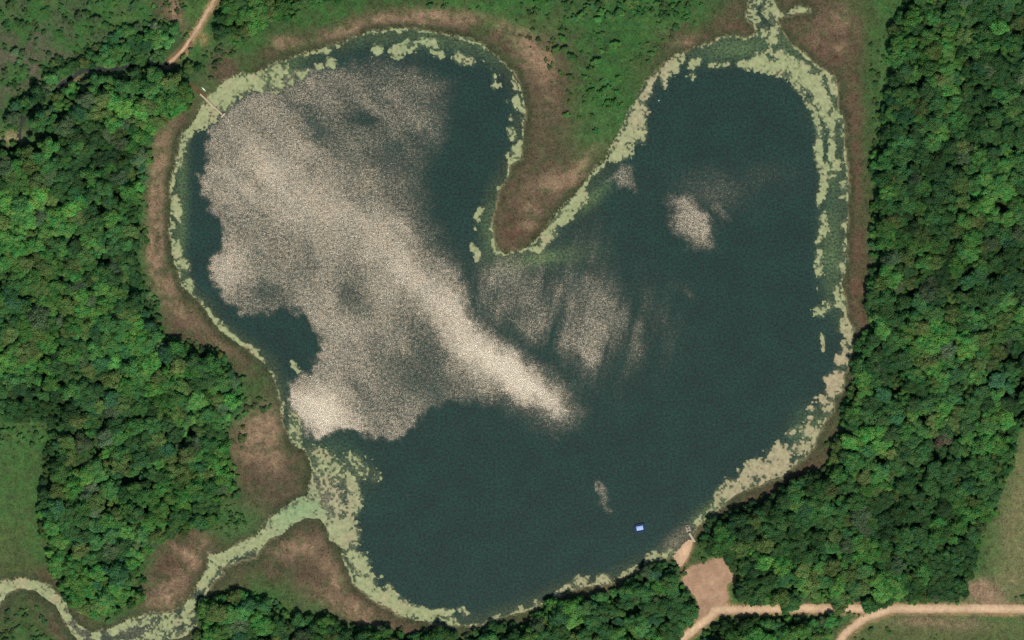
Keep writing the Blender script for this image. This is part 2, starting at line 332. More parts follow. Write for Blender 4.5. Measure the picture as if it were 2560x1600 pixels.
def foliage_material():
    m, t, n, l, b = mat('leaves')
    a = n.new('ShaderNodeAttribute'); a.attribute_type = 'INSTANCER'; a.attribute_name = 'tint'
    lf = n.new('ShaderNodeAttribute'); lf.attribute_name = 'leafvar'
    g = n.new('ShaderNodeNewGeometry'); n1 = noise(n, l, .30, 3, .65, g.outputs['Position']); n2 = noise(n, l, .11, 3, .6, g.outputs['Position']); n3 = noise(n, l, .19, 2, .6, g.outputs['Position'])
    f = mathn(n, l, 'MULTIPLY', lf.outputs['Fac'], mathn(n, l, 'MULTIPLY', maprange(n, l, n1.outputs[0], .3, .7, 1.12, 1.58), maprange(n, l, n2.outputs[0], .35, .65, .80, 1.26)))
    hs = n.new('ShaderNodeHueSaturation'); l.new(scalecol(n, l, a.outputs['Color'], f), hs.inputs['Color'])
    l.new(maprange(n, l, n3.outputs[0], .3, .7, .535, .455), hs.inputs['Hue'])
    l.new(hs.outputs[0], b.inputs['Base Color'])
    b.inputs['Roughness'].default_value = .7; b.inputs['Specular IOR Level'].default_value = .15
    tr_ = n.new('ShaderNodeBsdfTranslucent'); l.new(hs.outputs[0], tr_.inputs['Color'])
    mx = n.new('ShaderNodeMixShader'); mx.inputs[0].default_value = .36; l.new(b.outputs[0], mx.inputs[1]); l.new(tr_.outputs[0], mx.inputs[2]); l.new(mx.outputs[0], n['Material Output'].inputs['Surface'])
    return m
M_LEAF = foliage_material()
def plain(name, col, rough=.8, metal=0, sc=2.0, var=.2):
    m, t, n, l, b = mat(name)
    g = n.new('ShaderNodeTexCoord'); n1 = noise(n, l, sc, 4, .6, g.outputs['Object'])
    rgb = n.new('ShaderNodeRGB'); rgb.outputs[0].default_value = (*col, 1)
    l.new(scalecol(n, l, rgb.outputs[0], maprange(n, l, n1.outputs[0], .3, .7, 1 - var, 1 + var)), b.inputs['Base Color'])
    b.inputs['Roughness'].default_value = rough; b.inputs['Metallic'].default_value = metal
    return m
M_BARK = plain('bark', (.09, .07, .05), .9)
M_PLANK = plain('weathered_planks', (.42, .36, .27), .8, 0, 3, .25)
M_PINKWOOD = plain('pinkish_timber', (.50, .38, .34), .8, 0, 3, .2)
M_WHITE = plain('white_paint', (.72, .72, .66), .5, 0, 2, .06)
M_RAFT = plain('pale_blue_decking', (.26, .42, .70), .6, 0, 1.5, .12)
M_NAVY = plain('navy_bloom', (.008, .022, .085), .85, 0, 1.5, .2)  # colour of the blue bloom modelled around the raft
M_STEEL = plain('galvanised_steel', (.5, .5, .5), .35, 1, 3, .1)

def water_material():
    m, t, n, l, b = mat('lake_water')
    out = n['Material Output']
    a = n.new('ShaderNodeAttribute'); a.attribute_name = 'tint'
    wd = n.new('ShaderNodeAttribute'); wd.attribute_name = 'wind'
    g = n.new('ShaderNodeNewGeometry'); pos = g.outputs['Position']
    # calm water: dark, turbid, smooth
    nz = noise(n, l, .55, 3, .75, pos); nb = noise(n, l, .045, 3, .6, pos)
    f = mathn(n, l, 'MULTIPLY', maprange(n, l, nz.outputs[0], .35, .65, .25, 1.85), maprange(n, l, nb.outputs[0], .3, .7, .82, 1.18))
    l.new(scalecol(n, l, a.outputs['Color'], f), b.inputs['Base Color'])
    b.inputs['IOR'].default_value = 1.333; b.inputs['Roughness'].default_value = .02
    bp = n.new('ShaderNodeBump'); bp.inputs['Distance'].default_value = .012; l.new(nz.outputs[0], bp.inputs['Height']); l.new(bp.outputs[0], b.inputs['Normal'])
    # wind-ruffled water: the same water with rough capillary waves that glitter
    r = n.new('ShaderNodeBsdfPrincipled'); r.inputs['IOR'].default_value = 1.333; r.inputs['Roughness'].default_value = WAVE_ROUGH
    glint_tint = n.new('ShaderNodeMix'); glint_tint.data_type = 'RGBA'; glint_tint.inputs[7].default_value = (.112, .077, .038, 1)   # warm beige of the sun glint painted into the base colour
    l.new(a.outputs['Color'], glint_tint.inputs[6]); ff = noise(n, l, .06, 4, .6, pos); l.new(maprange(n, l, ff.outputs[0], .3, .7, .55, 1.0), glint_tint.inputs[0])
    l.new(scalecol(n, l, glint_tint.outputs[2], f), r.inputs['Base Color'])
    nr = noise(n, l, 1.4, 2, .8, pos); l.new(mathn(n, l, 'MULTIPLY', maprange(n, l, nr.outputs[0], .35, .65, .47, .19), maprange(n, l, wd.outputs['Fac'],   .35, 1.1, 1.16, .80)), r.inputs['Roughness'])
    nw = noise(n, l, .95, 3, .7, pos); nw2 = noise(n, l, 2.2, 2, .7, pos)
    hgt = mathn(n, l, 'ADD', nw.outputs[0], mathn(n, l, 'MULTIPLY', nw2.outputs[0], .45))
    bp2 = n.new('ShaderNodeBump'); bp2.inputs['Distance'].default_value = WAVE_H; l.new(hgt, bp2.inputs['Height']); l.new(bp2.outputs[0], r.inputs['Normal'])
    # coverage of ruffled facets: wind map broken up by fine cells
    vo_a = noise(n, l, 1.25, 2, .8, pos); vo_b = noise(n, l, .42, 2, .7, pos)
    vo = n.new('ShaderNodeMix'); vo.inputs[0].default_value = .32; l.new(vo_a.outputs[0], vo.inputs[2]); l.new(vo_b.outputs[0], vo.inputs[3])
    thr = mathn(n, l, 'SUBTRACT', 1.02, wd.outputs['Fac'])
    th2 = maprange(n, l, thr, 0, 1, .36, .655, False)
    d = mathn(n, l, 'SUBTRACT', vo.outputs[0], th2)
    cov0 = mathn(n, l, 'MULTIPLY', maprange(n, l, d, -.07, .09, 0, 1), .68)
    cov1 = mathn(n, l, 'MULTIPLY', mathn(n, l, 'MULTIPLY', wd.outputs['Fac'], maprange(n, l, vo.outputs[0], .38, .62, .1, 1.9)), .36)
    cov = mathn(n, l, 'MULTIPLY', mathn(n, l, 'ADD', cov0, cov1), maprange(n, l, wd.outputs['Fac'], .0, .22, .30, 1.0))
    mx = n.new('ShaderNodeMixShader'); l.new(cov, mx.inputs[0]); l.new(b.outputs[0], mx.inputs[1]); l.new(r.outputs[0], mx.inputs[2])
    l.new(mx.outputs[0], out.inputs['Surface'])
    return m
WAVE_ROUGH = .33; WAVE_H = .085
M_WATER = water_material()

# ------------------------------------------------------------------ ground
STEP = 5
gx = np.arange(-400, 2961, STEP, dtype=float); gy = np.arange(-320, 1921, STEP, dtype=float)
GX, GY = np.meshgrid(gx, gy)
colr, ws, fm = land_colour(GX, GY)
cr = 6 - seg_dist(CREEK, GX + 4 * (vnoise(GX, GY, 12, 50) - .5), GY + 4 * (vnoise(GX, GY, 12, 51) - .5))
Z = np.clip(-ws * .09, -1.6, .5)
Z = np.minimum(Z, np.clip(-cr * .2, -1.2, .5))
P = ground(GX, GY, 0.0); P[..., 2] = Z
me = make_mesh('ground', P.reshape(-1, 3), grid_faces(*GX.shape), [M_GROUND], {'tint': colr.reshape(-1, 3)}, smooth=True)
link('ground', me, kind='structure', label='meadow, marsh and forest floor around the lake')
# far land, out to the horizon, a little lower than the surveyed sheet
fx = np.linspace(-9000, 11500, 60); fy = np.linspace(-9000, 10500, 60); FX, FY = np.meshgrid(fx, fy)
PF = ground(FX, FY, -2.2); cf = np.empty(FX.shape + (3,)); nf_ = fbm(FX, FY, 700, 61, 3)[..., None]
cf[:] = MEADOW; cf = cf * (1 - sst(.45, .55, nf_)) + FLOOR * 1.6 * sst(.45, .55, nf_)
link('land', make_mesh('land', PF.reshape(-1, 3), grid_faces(*FX.shape), [M_GROUND], {'tint': cf.reshape(-1, 3)}), kind='structure', label='open country beyond the lake valley')

# ------------------------------------------------------------------ water
def wind_field(x, y):
    X = x + 34 * (fbm(x, y, 70, 71, 4) - .5) + 34 * (fbm(x, y, 18, 73, 3) - .5); Y = y + 34 * (fbm(x, y, 70, 72, 4) - .5) + 34 * (fbm(x, y, 18, 74, 3) - .5)
    main = vv((545,235),(620,200),(700,165),(850,140),(980,150),(1060,200),(1050,260),(1040,340),(1010,400),(1010,490),(1050,570),(1095,640),(1120,720),(1190,785),(1270,845),(1345,905),(1385,965),(1365,1012),(1290,1022),(1250,1000),(1190,960),(1090,955),(1010,975),(950,1040),(880,1045),(850,1015),(800,1018),(735,1035),(705,1010),(690,960),(682,900),(730,875),(762,835),(745,790),(722,745),(665,720),(630,752),(565,750),(520,700),(484,650),(500,605),(530,590),(522,545),(498,510),(470,455),(472,410),(490,385),(484,345),(505,290))
    s = sdf(main, X, Y)
    # crisp upwind (west) edge, feathered downwind (east) edge
    edge = 13 + 60 * sst(850 * V, 1050 * V, X - .4 * (Y - 500))
    f = sst(-edge * .6, edge, s) * .50
    bright = (ell(X, Y, 600, 400, 130, 140, 40) * .15 + ell(X, Y, 740, 480, 240, 80, 40) * .14 + ell(X, Y, 940, 620, 200, 60, 45) * .22 + ell(X, Y, 540, 640, 55, 90, -30) * .18
              + ell(X, Y, 760, 970, 85, 48, 25) * .62 + ell(X, Y, 1220, 890, 200, 46, 42) * .62 + ell(X, Y, 1060, 780, 140, 40, 42) * .2 + ell(X, Y, 820, 800, 90, 90, 0) * .14 + ell(X,Y,700,1000,60,30,10)*.15)
    dark = (ell(X, Y, 860, 280, 55, 20, 15) * .34 + ell(X, Y, 980, 330, 50, 22, 30) * .24 + ell(X, Y, 740, 290, 25, 60, -35) * .25 + ell(X, Y, 830, 690, 45, 38, 30) * .26 + ell(X, Y, 990, 800, 42, 90, -25) * .26
            + ell(X, Y, 920, 200, 180, 60, 0) * .10 + ell(X, Y, 960, 420, 60, 130, -30) * .10 + ell(X, Y, 620, 690, 40, 30, 40) * .3 + ell(X, Y, 1010, 920, 110, 50, 30) * .22 + ell(X, Y, 900, 340, 120, 60, 30) * .05)
    f = np.where(s > -edge, f * 1.0 + (bright - dark) * sst(-edge * .2, edge * .8, s), 0)
    # thin veils east of the neck
    veil = (ell(X, Y, 1300, 720, 150, 110, 30) * .30 + ell(X, Y, 1450, 720, 60, 110, -15) * .34 + ell(X, Y, 1370, 800, 110, 60, 20) * .22 + ell(X, Y, 1560, 730, 32, 95, -15) * .24 + ell(X, Y, 1200, 650, 60, 40, 40) * .3
            + ell(X, Y, 1370, 560, 110, 60, -20) * .10 + ell(X, Y, 1330, 910, 110, 70, 20) * .2 - ell(X, Y, 1510, 740, 14, 110, -15) * .14 - ell(X, Y, 1300, 850, 130, 24, 42) * .2
            + ell(X, Y, 1620, 690, 50, 14, 35) * .15 + ell(X, Y, 1750, 430, 200, 40, -5) * .10 + ell(X, Y, 1100, 1010, 300, 30, 0) * .04)
    veil = veil * .78 + ell(X, Y, 1180, 680, 110, 60, 40) * .22 + ell(X, Y, 1400, 780, 180, 90, 10) * .14
    veil = veil * (-.5 + 3.0 * fbm(.85 * x + .5 * y, 4.5 * (.85 * y - .5 * x) * .0 + 3.0 * (.5 * y - .85 * x) * .0 + (.35 * y + 2.2 * x) * .9, 70, 77, 3))
    tri = sdf(vv((1435,435),(1470,395),(1495,405),(1503,452),(1470,445)), X, Y); bl = sdf(vv((1585,470),(1640,465),(1670,520),(1690,570),(1680,588),(1620,570),(1590,540)), X, Y); b2 = sdf(vv((1670,470),(1700,475),(1722,520),(1700,525)), X, Y)
    sl_ = sdf(vv((1412,1130),(1425,1135),(1440,1190),(1448,1215),(1436,1205),(1420,1180)), X, Y)
    ex = np.maximum.reduce([sst(-14, 14, tri) * .50, sst(-22, 22, bl) * .60, sst(-18, 16, b2) * .34, sst(-9, 8, sl_) * .40, ell(X, Y, 1690, 450, 90, 50, 10) * .22, ell(X, Y, 1800, 420, 110, 40, 0) * .12, np.clip(veil, 0, .46)])
    f = np.maximum(f, ex)
    f = f + .30 * (fbm(X, Y, 60, 79, 4) - .5) * sst(.1, .4, f) + .34 * (fbm(.7 * X + .7 * Y, 3.6 * (.7 * X - .7 * Y), 110, 76, 4) - .5) * sst(.08, .4, f)
    return np.clip(f, .0, 1.25)
WSTEP = 4
wx_ = np.arange(-160, 2180, WSTEP, dtype=float); wy_ = np.arange(-140, 1660, WSTEP, dtype=float)
WX, WY = np.meshgrid(wx_, wy_)
wsd = np.maximum(sdf(LAKE, WX, WY), sdf(RIVER_A, WX, WY))
wind = wind_field(WX, WY)
base = np.array((.0010, .0220, .0175)); shallow = np.array((.024, .042, .020)); weed = np.array((.045, .085, .035)); mud = np.array((.110, .105, .070))
sh = sst(45, 4, wsd + 14 * (fbm(WX, WY, 25, 81, 3) - .5))
wc = np.empty(WX.shape + (3,)); wc[:] = base
def wmix(col, tt):
    global wc
    tt = np.clip(tt, 0, 1)[..., None]; wc = wc * (1 - tt) + np.array(col) * tt
wmix(shallow, sh * .75)
wn = fbm(WX, WY, 22, 83, 4)
for cx, cy, rx, ry, a, k in ((1965,590,26,110,0,1.2),(1965,400,22,80,0,.9),(660,170,60,26,-25,1.2),(1030,95,70,24,5,.8),(1170,545,30,60,0,1.2),(1290,610,90,20,-10,1.1),(1400,470,60,16,-45,1.1),(1750,115,90,26,-10,1.1),(1880,110,60,50,0,1.0),(1960,250,40,60,0,.7),(1920,1010,60,40,-45,.9),(1740,1170,60,20,-35,1.0),(425,600,14,160,0,.9),(780,1100,80,60,30,.6),(900,90,60,20,0,.5),(1670,1215,40,18,-40,1.1),(1140,110,50,30,20,.5),(430,450,16,120,0,.8)):
    wmix(weed, ell(WX, WY, cx, cy, rx, ry, a) * k * (.35 + 1.0 * wn))
for cx, cy, rx, ry, a, k in ((750,1180,50,50,0,1.2),(1600,1275,38,18,-40,.95),(170,1500,60,30,40,.8),(140,1460,30,20,40,.9),(300,1480,60,30,0,.6),(1900,60,40,40,0,.4)):
    wmix(mud, ell(WX, WY, cx, cy, rx, ry, a) * k * (.5 + .8 * wn))
# creek in the north-west wood
cxs = []
for k in range(len(CREEK) - 1):
    for t_ in np.linspace(0, 1, 6, endpoint=False):
        cxs.append((CREEK[k][0] * (1 - t_) + CREEK[k + 1][0] * t_, CREEK[k][1] * (1 - t_) + CREEK[k + 1][1] * t_))
def strip(pts, hw, z, jit=0.0, seed=0):
    pts = np.array(pts, float); d = np.gradient(pts, axis=0); d /= np.linalg.norm(d, axis=1)[:, None] + 1e-9
    nrm = np.stack([-d[:, 1], d[:, 0]], 1)
    j1 = 1 + jit * (vnoise(pts[:, 0] * 1.0, pts[:, 1], 9, 90 + seed) - .5) * 2; j2 = 1 + jit * (vnoise(pts[:, 0] + 400, pts[:, 1], 9, 95 + seed) - .5) * 2
    a = pts + nrm * hw * j1[:, None]; b_ = pts - nrm * hw * j2[:, None]
    rows = [a, a * .6 + b_ * .4, a * .35 + b_ * .65, b_]
    Q = np.stack(rows, 1); Pq = ground(Q[..., 0], Q[..., 1], z)
    return Q, Pq.reshape(-1, 3), grid_faces(len(pts), 4)
Q, vv_, ff_ = strip(cxs, 8, -.15, .5, 7)
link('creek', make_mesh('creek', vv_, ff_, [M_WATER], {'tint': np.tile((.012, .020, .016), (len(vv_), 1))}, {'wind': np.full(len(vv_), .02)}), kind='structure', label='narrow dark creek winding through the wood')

# ------------------------------------------------------------------ roads, lot, beach
def dense(pl, st=4.0):
    o = []
    for k in range(len(pl) - 1):
        L = math.hypot(pl[k + 1][0] - pl[k][0], pl[k + 1][1] - pl[k][1]); m_ = max(1, int(L / st))
        for i in range(m_):
            t_ = i / m_; o.append((pl[k][0] * (1 - t_) + pl[k + 1][0] * t_, pl[k][1] * (1 - t_) + pl[k + 1][1] * t_))
    o.append(pl[-1]); return o
def chaikin(pl, it=2):
    for _ in range(it):
        q = [pl[0]]
        for a, b_ in zip(pl[:-1], pl[1:]):
            q.append((.75 * a[0] + .25 * b_[0], .75 * a[1] + .25 * b_[1])); q.append((.25 * a[0] + .75 * b_[0], .25 * a[1] + .75 * b_[1]))
        q.append(pl[-1]); pl = q
    return pl
def road(name, pl, hw, z, label, seed, jit=.12, k=1.0):
    Q, v, f = strip(dense(chaikin(pl)), hw, z, jit, seed)
    q = Q.reshape(-1, 2); nn = fbm(q[:, 0], q[:, 1], 30, 120 + seed, 3)[:, None]
    row = np.tile(np.array([.74, 1.10, 1.05, .72]), len(Q))[:, None]      # worn wheel tracks paler than the verges
    link(name, make_mesh(name, v, f, [M_DIRT], {'tint': np.array((.45, .325, .215)) * k * (.82 + .36 * nn) * row}), kind='structure', label=label)
road('road', ROAD, 10.5, .53, 'pale straight gravel road along the south edge', 1)
road('access_road', ROAD_W, 10.5, .534, 'gravel drive curving from the car park to the southwest', 2)
road('side_road', FORK, 9.5, .538, 'narrow gravel road forking southwest off the straight road', 3)
road('dirt_track', TRACK, 4.8, .53, 'sandy track in the northwest meadow ending at the creek', 4, .5, .85)
def patch(name, poly, z, label, col, st=2.5, amp=5):
    P_ = np.array(poly); x0, y0 = P_.min(0) - 8; x1, y1 = P_.max(0) + 8
    X, Y = np.meshgrid(np.arange(x0, x1, st), np.arange(y0, y1, st))
    s = sdf(smooth_poly(poly, 2), X, Y) + amp * (fbm(X, Y, 12, 140, 3) - .5)
    Pp = ground(X, Y, z); Pp[..., 2] = z + np.clip(s * .03, -.6, 0)
    nn = fbm(X, Y, 34, 141, 4)[..., None]
    v, f, c = compact(Pp.reshape(-1, 3), grid_faces(*X.shape, keep=s > -3), (np.array(col) * (.62 + .76 * nn)).reshape(-1, 3))
    link(name, make_mesh(name, v, f, [M_DIRT], {'tint': c}, smooth=True), kind='structure', label=label)
patch('parking_lot', LOT, .526, 'bare gravel car park between the trees near the landing', (.305, .20, .135))
patch('beach', BEACH, .522, 'small sandy boat landing at the south shore', (.40, .28, .185))

# ------------------------------------------------------------------ floating algae mats: (x, y, half width) chains with density
ST = [
 ([(640,200,10),(605,208,22),(575,225,24),(545,250,26),(520,275,24),(497,298,20),(484,316,9)],1.35),([(478,322,6),(465,345,11),(455,375,9),(449,392,5)],1.1),([(446,402,7),(437,430,5),(430,470,3)],1),([(440,498,6),(440,520,10),(450,545,6)],1.2),
 ([(428,562,5),(432,570,4)],1),([(432,600,5),(440,615,8),(444,640,8)],1),([(455,660,11),(466,672,9)],.9),([(472,700,9),(478,722,8)],1),([(492,745,4),(508,760,4)],1),([(520,775,7),(530,800,8),(548,818,12),(570,838,9),(592,852,8),(612,866,6),(640,885,8),(655,900,7)],1.15),
 ([(732,905,5),(744,930,6)],1),([(730,1035,10),(735,1075,14),(745,1110,10)],.62),([(790,1135,14),(825,1165,22),(850,1190,18)],.62),([(885,1150,18),(905,1180,20)],.5),([(940,1195,10)],.5),([(800,1180,16),(830,1200,18)],.6),
 ([(880,1205,14),(886,1235,15),(880,1275,16)],.95),([(835,1325,24),(862,1340,28),(850,1310,24)],1.4),([(800,1290,20),(770,1270,22),(740,1285,20),(700,1312,20),(660,1345,18),(610,1368,15),(570,1388,14),(535,1402,16)],1.35),([(820,1220,14),(835,1240,14),(850,1270,12)],.85),([(775,1215,10),(790,1240,16)],.75),
 ([(528,1420,16),(512,1445,13),(500,1470,7)],1.3),([(480,1505,10),(470,1530,14),(460,1550,10)],1),([(430,1555,18),(400,1575,22),(385,1595,20)],.9),([(370,1545,8),(350,1560,6),(320,1556,9),(285,1582,10)],1.05),([(440,1590,12),(480,1575,8)],.8),([(240,1590,12)],1),
 ([(-150,1580,26),(-60,1515,24),(5,1480,22),(50,1458,16),(100,1470,16),(128,1490,13),(148,1520,14),(165,1548,10)],1.25),([(180,1580,8),(205,1600,8)],.7),
 ([(880,1380,10),(896,1400,18),(905,1430,18),(912,1458,20),(932,1486,18),(975,1503,18),(1005,1520,16),(1037,1527,11),(1076,1533,9),(1124,1533,7)],1.25),([(1145,1528,4),(1160,1529,6),(1172,1531,3)],.9),([(952,1443,4)],1.2),([(970,1468,6),(992,1490,5)],.8),([(1050,1545,6),(1130,1552,6)],.75),([(1075,1556,3),(1140,1562,3),(1200,1560,4),(1250,1542,4)],.9),
 ([(1303,1524,9)],1.2),([(1340,1510,8)],1.0),([(1385,1488,5),(1430,1463,5)],.85),([(1445,1455,10),(1465,1450,8)],.95),([(1500,1452,9),(1518,1448,9)],.95),([(1558,1440,4),(1572,1430,7),(1592,1422,7)],1.1),([(1625,1398,8),(1640,1388,7)],.9),([(1660,1385,8),(1680,1382,7)],.8),
 ([(1745,1306,8),(1752,1298,6)],1),([(1775,1280,6),(1798,1255,8)],.85),([(1805,1238,14),(1822,1226,20),(1850,1212,16),(1868,1200,14)],1.15),([(1845,1180,5)],.8),([(1875,1176,16),(1905,1172,20),(1925,1178,18)],1.3),([(1945,1160,26),(1952,1140,24),(1965,1170,12)],1.35),
 ([(1994,1125,12),(2015,1115,14)],.85),([(1980,1086,10)],.9),([(2000,1072,8)],.7),([(2020,1078,16),(2036,1088,14)],1.2),([(2067,1012,15),(2052,1000,9)],1.3),([(2080,980,12),(2088,958,20),(2098,945,14),(2072,955,10)],1.3),([(2026,1017,8)],.95),([(2022,1049,6)],1),([(2053,1054,5)],1),([(2038,994,4)],1),
 ([(2108,900,12),(2095,898,8)],1.3),([(2113,815,15),(2122,830,13),(2124,850,7)],1.35),([(2108,860,7),(2112,880,8)],.7),([(2056,838,3),(2055,874,4)],1),([(2052,778,12)],.75),([(2071,762,10)],.85),([(2094,758,8),(2108,770,6)],1),([(2100,742,9),(2089,725,6)],1.1),([(2103,680,6),(2103,668,12)],1.2),([(2044,722,3)],1),
 ([(2047,678,8),(2047,650,9),(2046,628,7)],1.0),([(2046,605,7),(2055,580,9),(2066,566,8),(2062,545,9),(2062,532,6)],1.15),([(2048,515,3),(2050,500,7),(2055,480,9),(2063,455,8),(2058,430,9),(2062,415,6)],1.15),([(2046,420,6),(2047,395,7),(2044,365,8),(2048,330,8),(2044,300,7),(2034,275,8),(2018,255,9)],.85),
 ([(2089,412,13)],1.0),([(2079,395,6),(2080,365,8),(2082,335,7),(2072,300,9),(2062,272,13),(2050,240,18),(2035,208,20),(2005,185,20),(1975,165,18),(1940,168,13),(1900,155,17),(1868,162,9),(1850,163,5)],1.25),([(2010,230,10),(1980,200,8),(1935,180,6)],.75),([(2075,440,7),(2085,435,5)],.9),
 ([(2092,290,13)],1.3),([(2086,222,12),(2080,198,8),(2062,176,5),(2035,155,5),(2010,135,4)],1.1),([(2106,455,7),(2107,470,7)],1.15),([(2112,561,8)],1.0),([(2115,385,5),(2112,350,4)],1),([(2108,490,5)],.9),
 ([(1936,77,11)],1.35),([(1929,98,10)],1.3),([(1925,127,8)],1.3),([(1952,140,12)],1.3),([(1910,79,10)],1.05),([(1935,40,16),(1925,20,16)],.85),([(1880,35,14),(1885,55,10)],.7),([(1990,26,5),(2007,24,8),(2020,22,5)],1.2),([(1905,-40,14),(1895,0,12)],.8),([(1955,38,6)],1),
 ([(1822,159,4),(1800,160,5),(1780,163,7)],.9),([(1748,150,6),(1740,160,8),(1727,168,8)],1.2),([(1730,190,7)],.75),([(1701,140,11)],1.35),([(1685,160,10),(1669,172,18),(1660,190,12),(1658,214,6)],1.25),([(1690,180,8)],.7),([(1635,192,5),(1627,205,7),(1613,230,9),(1600,255,9)],1.2),([(1597,280,17),(1588,310,20),(1580,335,20),(1560,345,14)],1.3),([(1605,345,10),(1610,300,8)],.8),([(1550,378,19),(1540,395,12)],1.35),
 ([(1503,410,7),(1490,428,8)],1.25),([(1476,447,3),(1460,470,6),(1462,485,9),(1440,508,10),(1415,535,12),(1395,555,10),(1372,580,9),(1360,600,11),(1345,622,8),(1300,628,4),(1262,634,4)],1.15),([(1424,540,8),(1470,502,3)],.8),([(1390,588,5),(1368,608,5)],.75),
 ([(1250,632,5),(1238,610,5),(1232,575,6),(1238,540,7),(1245,505,3)],.95),([(1201,525,6),(1194,548,6)],.95),([(1183,570,3)],.9),([(1180,612,4),(1188,628,7),(1198,645,6)],.85),([(1275,426,6),(1285,395,8),(1292,375,9),(1300,350,3)],1.15),([(1283,345,7),(1280,325,8)],.8),([(1275,298,6)],.8),([(1290,250,7),(1298,268,9),(1308,280,5)],1.2),([(1288,220,7),(1285,200,4)],1.05),
 ([(1240,214,9)],.9),([(1240,192,6)],.75),([(1264,249,4)],1),([(1268,385,4)],.9),([(1225,172,2)],1),([(1212,155,2)],1),
 ([(942,127,12)],1.15),([(990,130,12),(1010,118,12),(1035,122,8)],1.0),([(1020,102,5)],1.1),([(1035,105,5),(1050,103,7),(1078,107,9),(1090,112,5)],1.15),([(1098,135,9),(1082,128,4)],1.2),([(1140,140,10),(1150,152,10),(1178,152,10)],1.0),([(995,78,6)],1.1),([(1175,158,5)],1),
 ([(828,158,11)],1.2),([(793,169,7),(805,165,5)],1.1),([(750,188,9),(765,180,6)],1.0),([(700,185,12)],1.1),([(706,153,7)],.9),([(815,128,9),(795,130,5)],1.0),([(767,136,6)],.9),([(690,210,14)],1.0),([(656,212,12),(640,218,9)],1.2),([(670,180,22),(700,170,16)],.62),([(655,195,14)],.85),([(725,205,8)],.6)]
aS = 2.0
ax = np.arange(-160, 2150, aS); ay = np.arange(-60, 1640, aS)
AX, AY = np.meshgrid(ax, ay)
field = np.full(AX.shape, -1.0)
wpx = AX + 20 * (fbm(AX, AY, 22, 201, 4) - .5); wpy = AY + 20 * (fbm(AX, AY, 22, 202, 4) - .5)
for chain, dens in ST:
    segs = [(chain[0], chain[0])] if len(chain) == 1 else list(zip(chain[:-1], chain[1:]))
    for p, q in segs:
        hw = max(p[2], q[2]) * 1.9 + 8
        i0 = max(0, int((min(p[0], q[0]) - hw + 160) / aS)); i1 = int((max(p[0], q[0]) + hw + 160) / aS) + 1
        j0 = max(0, int((min(p[1], q[1]) - hw + 60) / aS)); j1 = int((max(p[1], q[1]) + hw + 60) / aS) + 1
        X = wpx[j0:j1, i0:i1]; Y = wpy[j0:j1, i0:i1]
        vx, vy = q[0] - p[0], q[1] - p[1]; L = vx * vx + vy * vy + 1e-9
        t_ = np.clip(((X - p[0]) * vx + (Y - p[1]) * vy) / L, 0, 1)
        d = np.hypot(X - p[0] - t_ * vx, Y - p[1] - t_ * vy); r = p[2] + t_ * (q[2] - p[2])
        field[j0:j1, i0:i1] = np.maximum(field[j0:j1, i0:i1], np.clip((1 - d / (r * 1.5)) * dens * 1.15, -1, dens * .72))
aws = np.maximum(sdf(LAKE, wpx, wpy), sdf(RIVER_A, wpx, wpy))
lm_ = sst(.20, .45, fbm(AX, AY, 45, 205, 3)); line = (1 - np.abs(aws - 1.0) / 5.0) * .62 * lm_ - (1 - lm_)
field = np.maximum(field, line)
fpre = field.copy(); low = field < -.35
field = field + 1.9 * (fbm(AX, AY, 5.5, 207, 2) - .5) + .95 * (fbm(AX, AY, 17, 211, 3) - .5) - .45
flat_shore = aws > -3
field = np.where(flat_shore & ~low, field, -1)
Pa = ground(AX, AY, 0.0); Pa[..., 2] = np.clip(field * .25, -.30, .05) + .02
at = np.empty(AX.shape + (3,)); at[:] = (.262, .300, .160)
def amix(col, tt):
    global at
    tt = np.clip(tt, 0, 1)[..., None]; at = at * (1 - tt) + np.array(col) * tt
an = fbm(AX, AY, 30, 213, 3)
amix((.33, .29, .18), sst(.55, .75, an) * .5)
for cx, cy, rx, ry, a, k in ((780,1180,60,50,0,1.0),(825,1275,20,20,0,.6),(1985,200,40,60,20,.3),(1950,900,60,150,30,.9),(1800,1120,150,60,-30,.8),(1540,220,30,100,25,.7),(1400,1400,250,60,0,.5),(2050,170,30,30,0,.8)):
    amix((.33, .28, .19), ell(AX, AY, cx, cy, rx, ry, a) * k)
for cx, cy, rx, ry, a, k in ((700,1200,60,40,-30,1.0),(740,1200,50,30,0,.8),(1960,300,40,60,0,.2),(950,90,200,40,0,.5),(640,1230,50,30,0,.5)):
    amix((.20, .29, .15), ell(AX, AY, cx, cy, rx, ry, a) * k)
at *= .92 * np.clip(.72 + .5 * np.clip(field, 0, .5)[..., None] + .25 * (fbm(AX, AY, 6, 215, 2)[..., None]), .6, 1.15)
ZONES = [('bank northwest of the lake, around the small dock', (560, 240)), ('west shore of the lake', (500, 700)), ('north shore of the western bay', (950, 110)), ('west side of the grassy tongue', (1270, 420)), ('east side of the grassy tongue', (1500, 430)),
         ('north shore of the eastern bay by the inflow', (1880, 130)), ('east shore of the lake', (2080, 480)), ('east shore below the reeds', (2080, 900)), ('southeast shore under the trees', (1900, 1150)), ('south shore near the boat landing', (1520, 1440)),
         ('southwest shore of the lake', (950, 1500)), ('outflow at the southwest corner of the lake', (790, 1270)), ('broad outflow channel', (600, 1390)), ('braided river in the southwest', (400, 1570)), ('river bend in the southwest corner', (60, 1470)), ('sparse weedy water by the west shore', (850, 1150))]
zi = np.argmin(np.stack([(AX - z[1][0]) ** 2 + (AY - z[1][1]) ** 2 for z in ZONES]), 0)
keepv = field > 0
qf = grid_faces(*AX.shape, keep=keepv)
qz = zi.ravel()[qf[:, 0]]
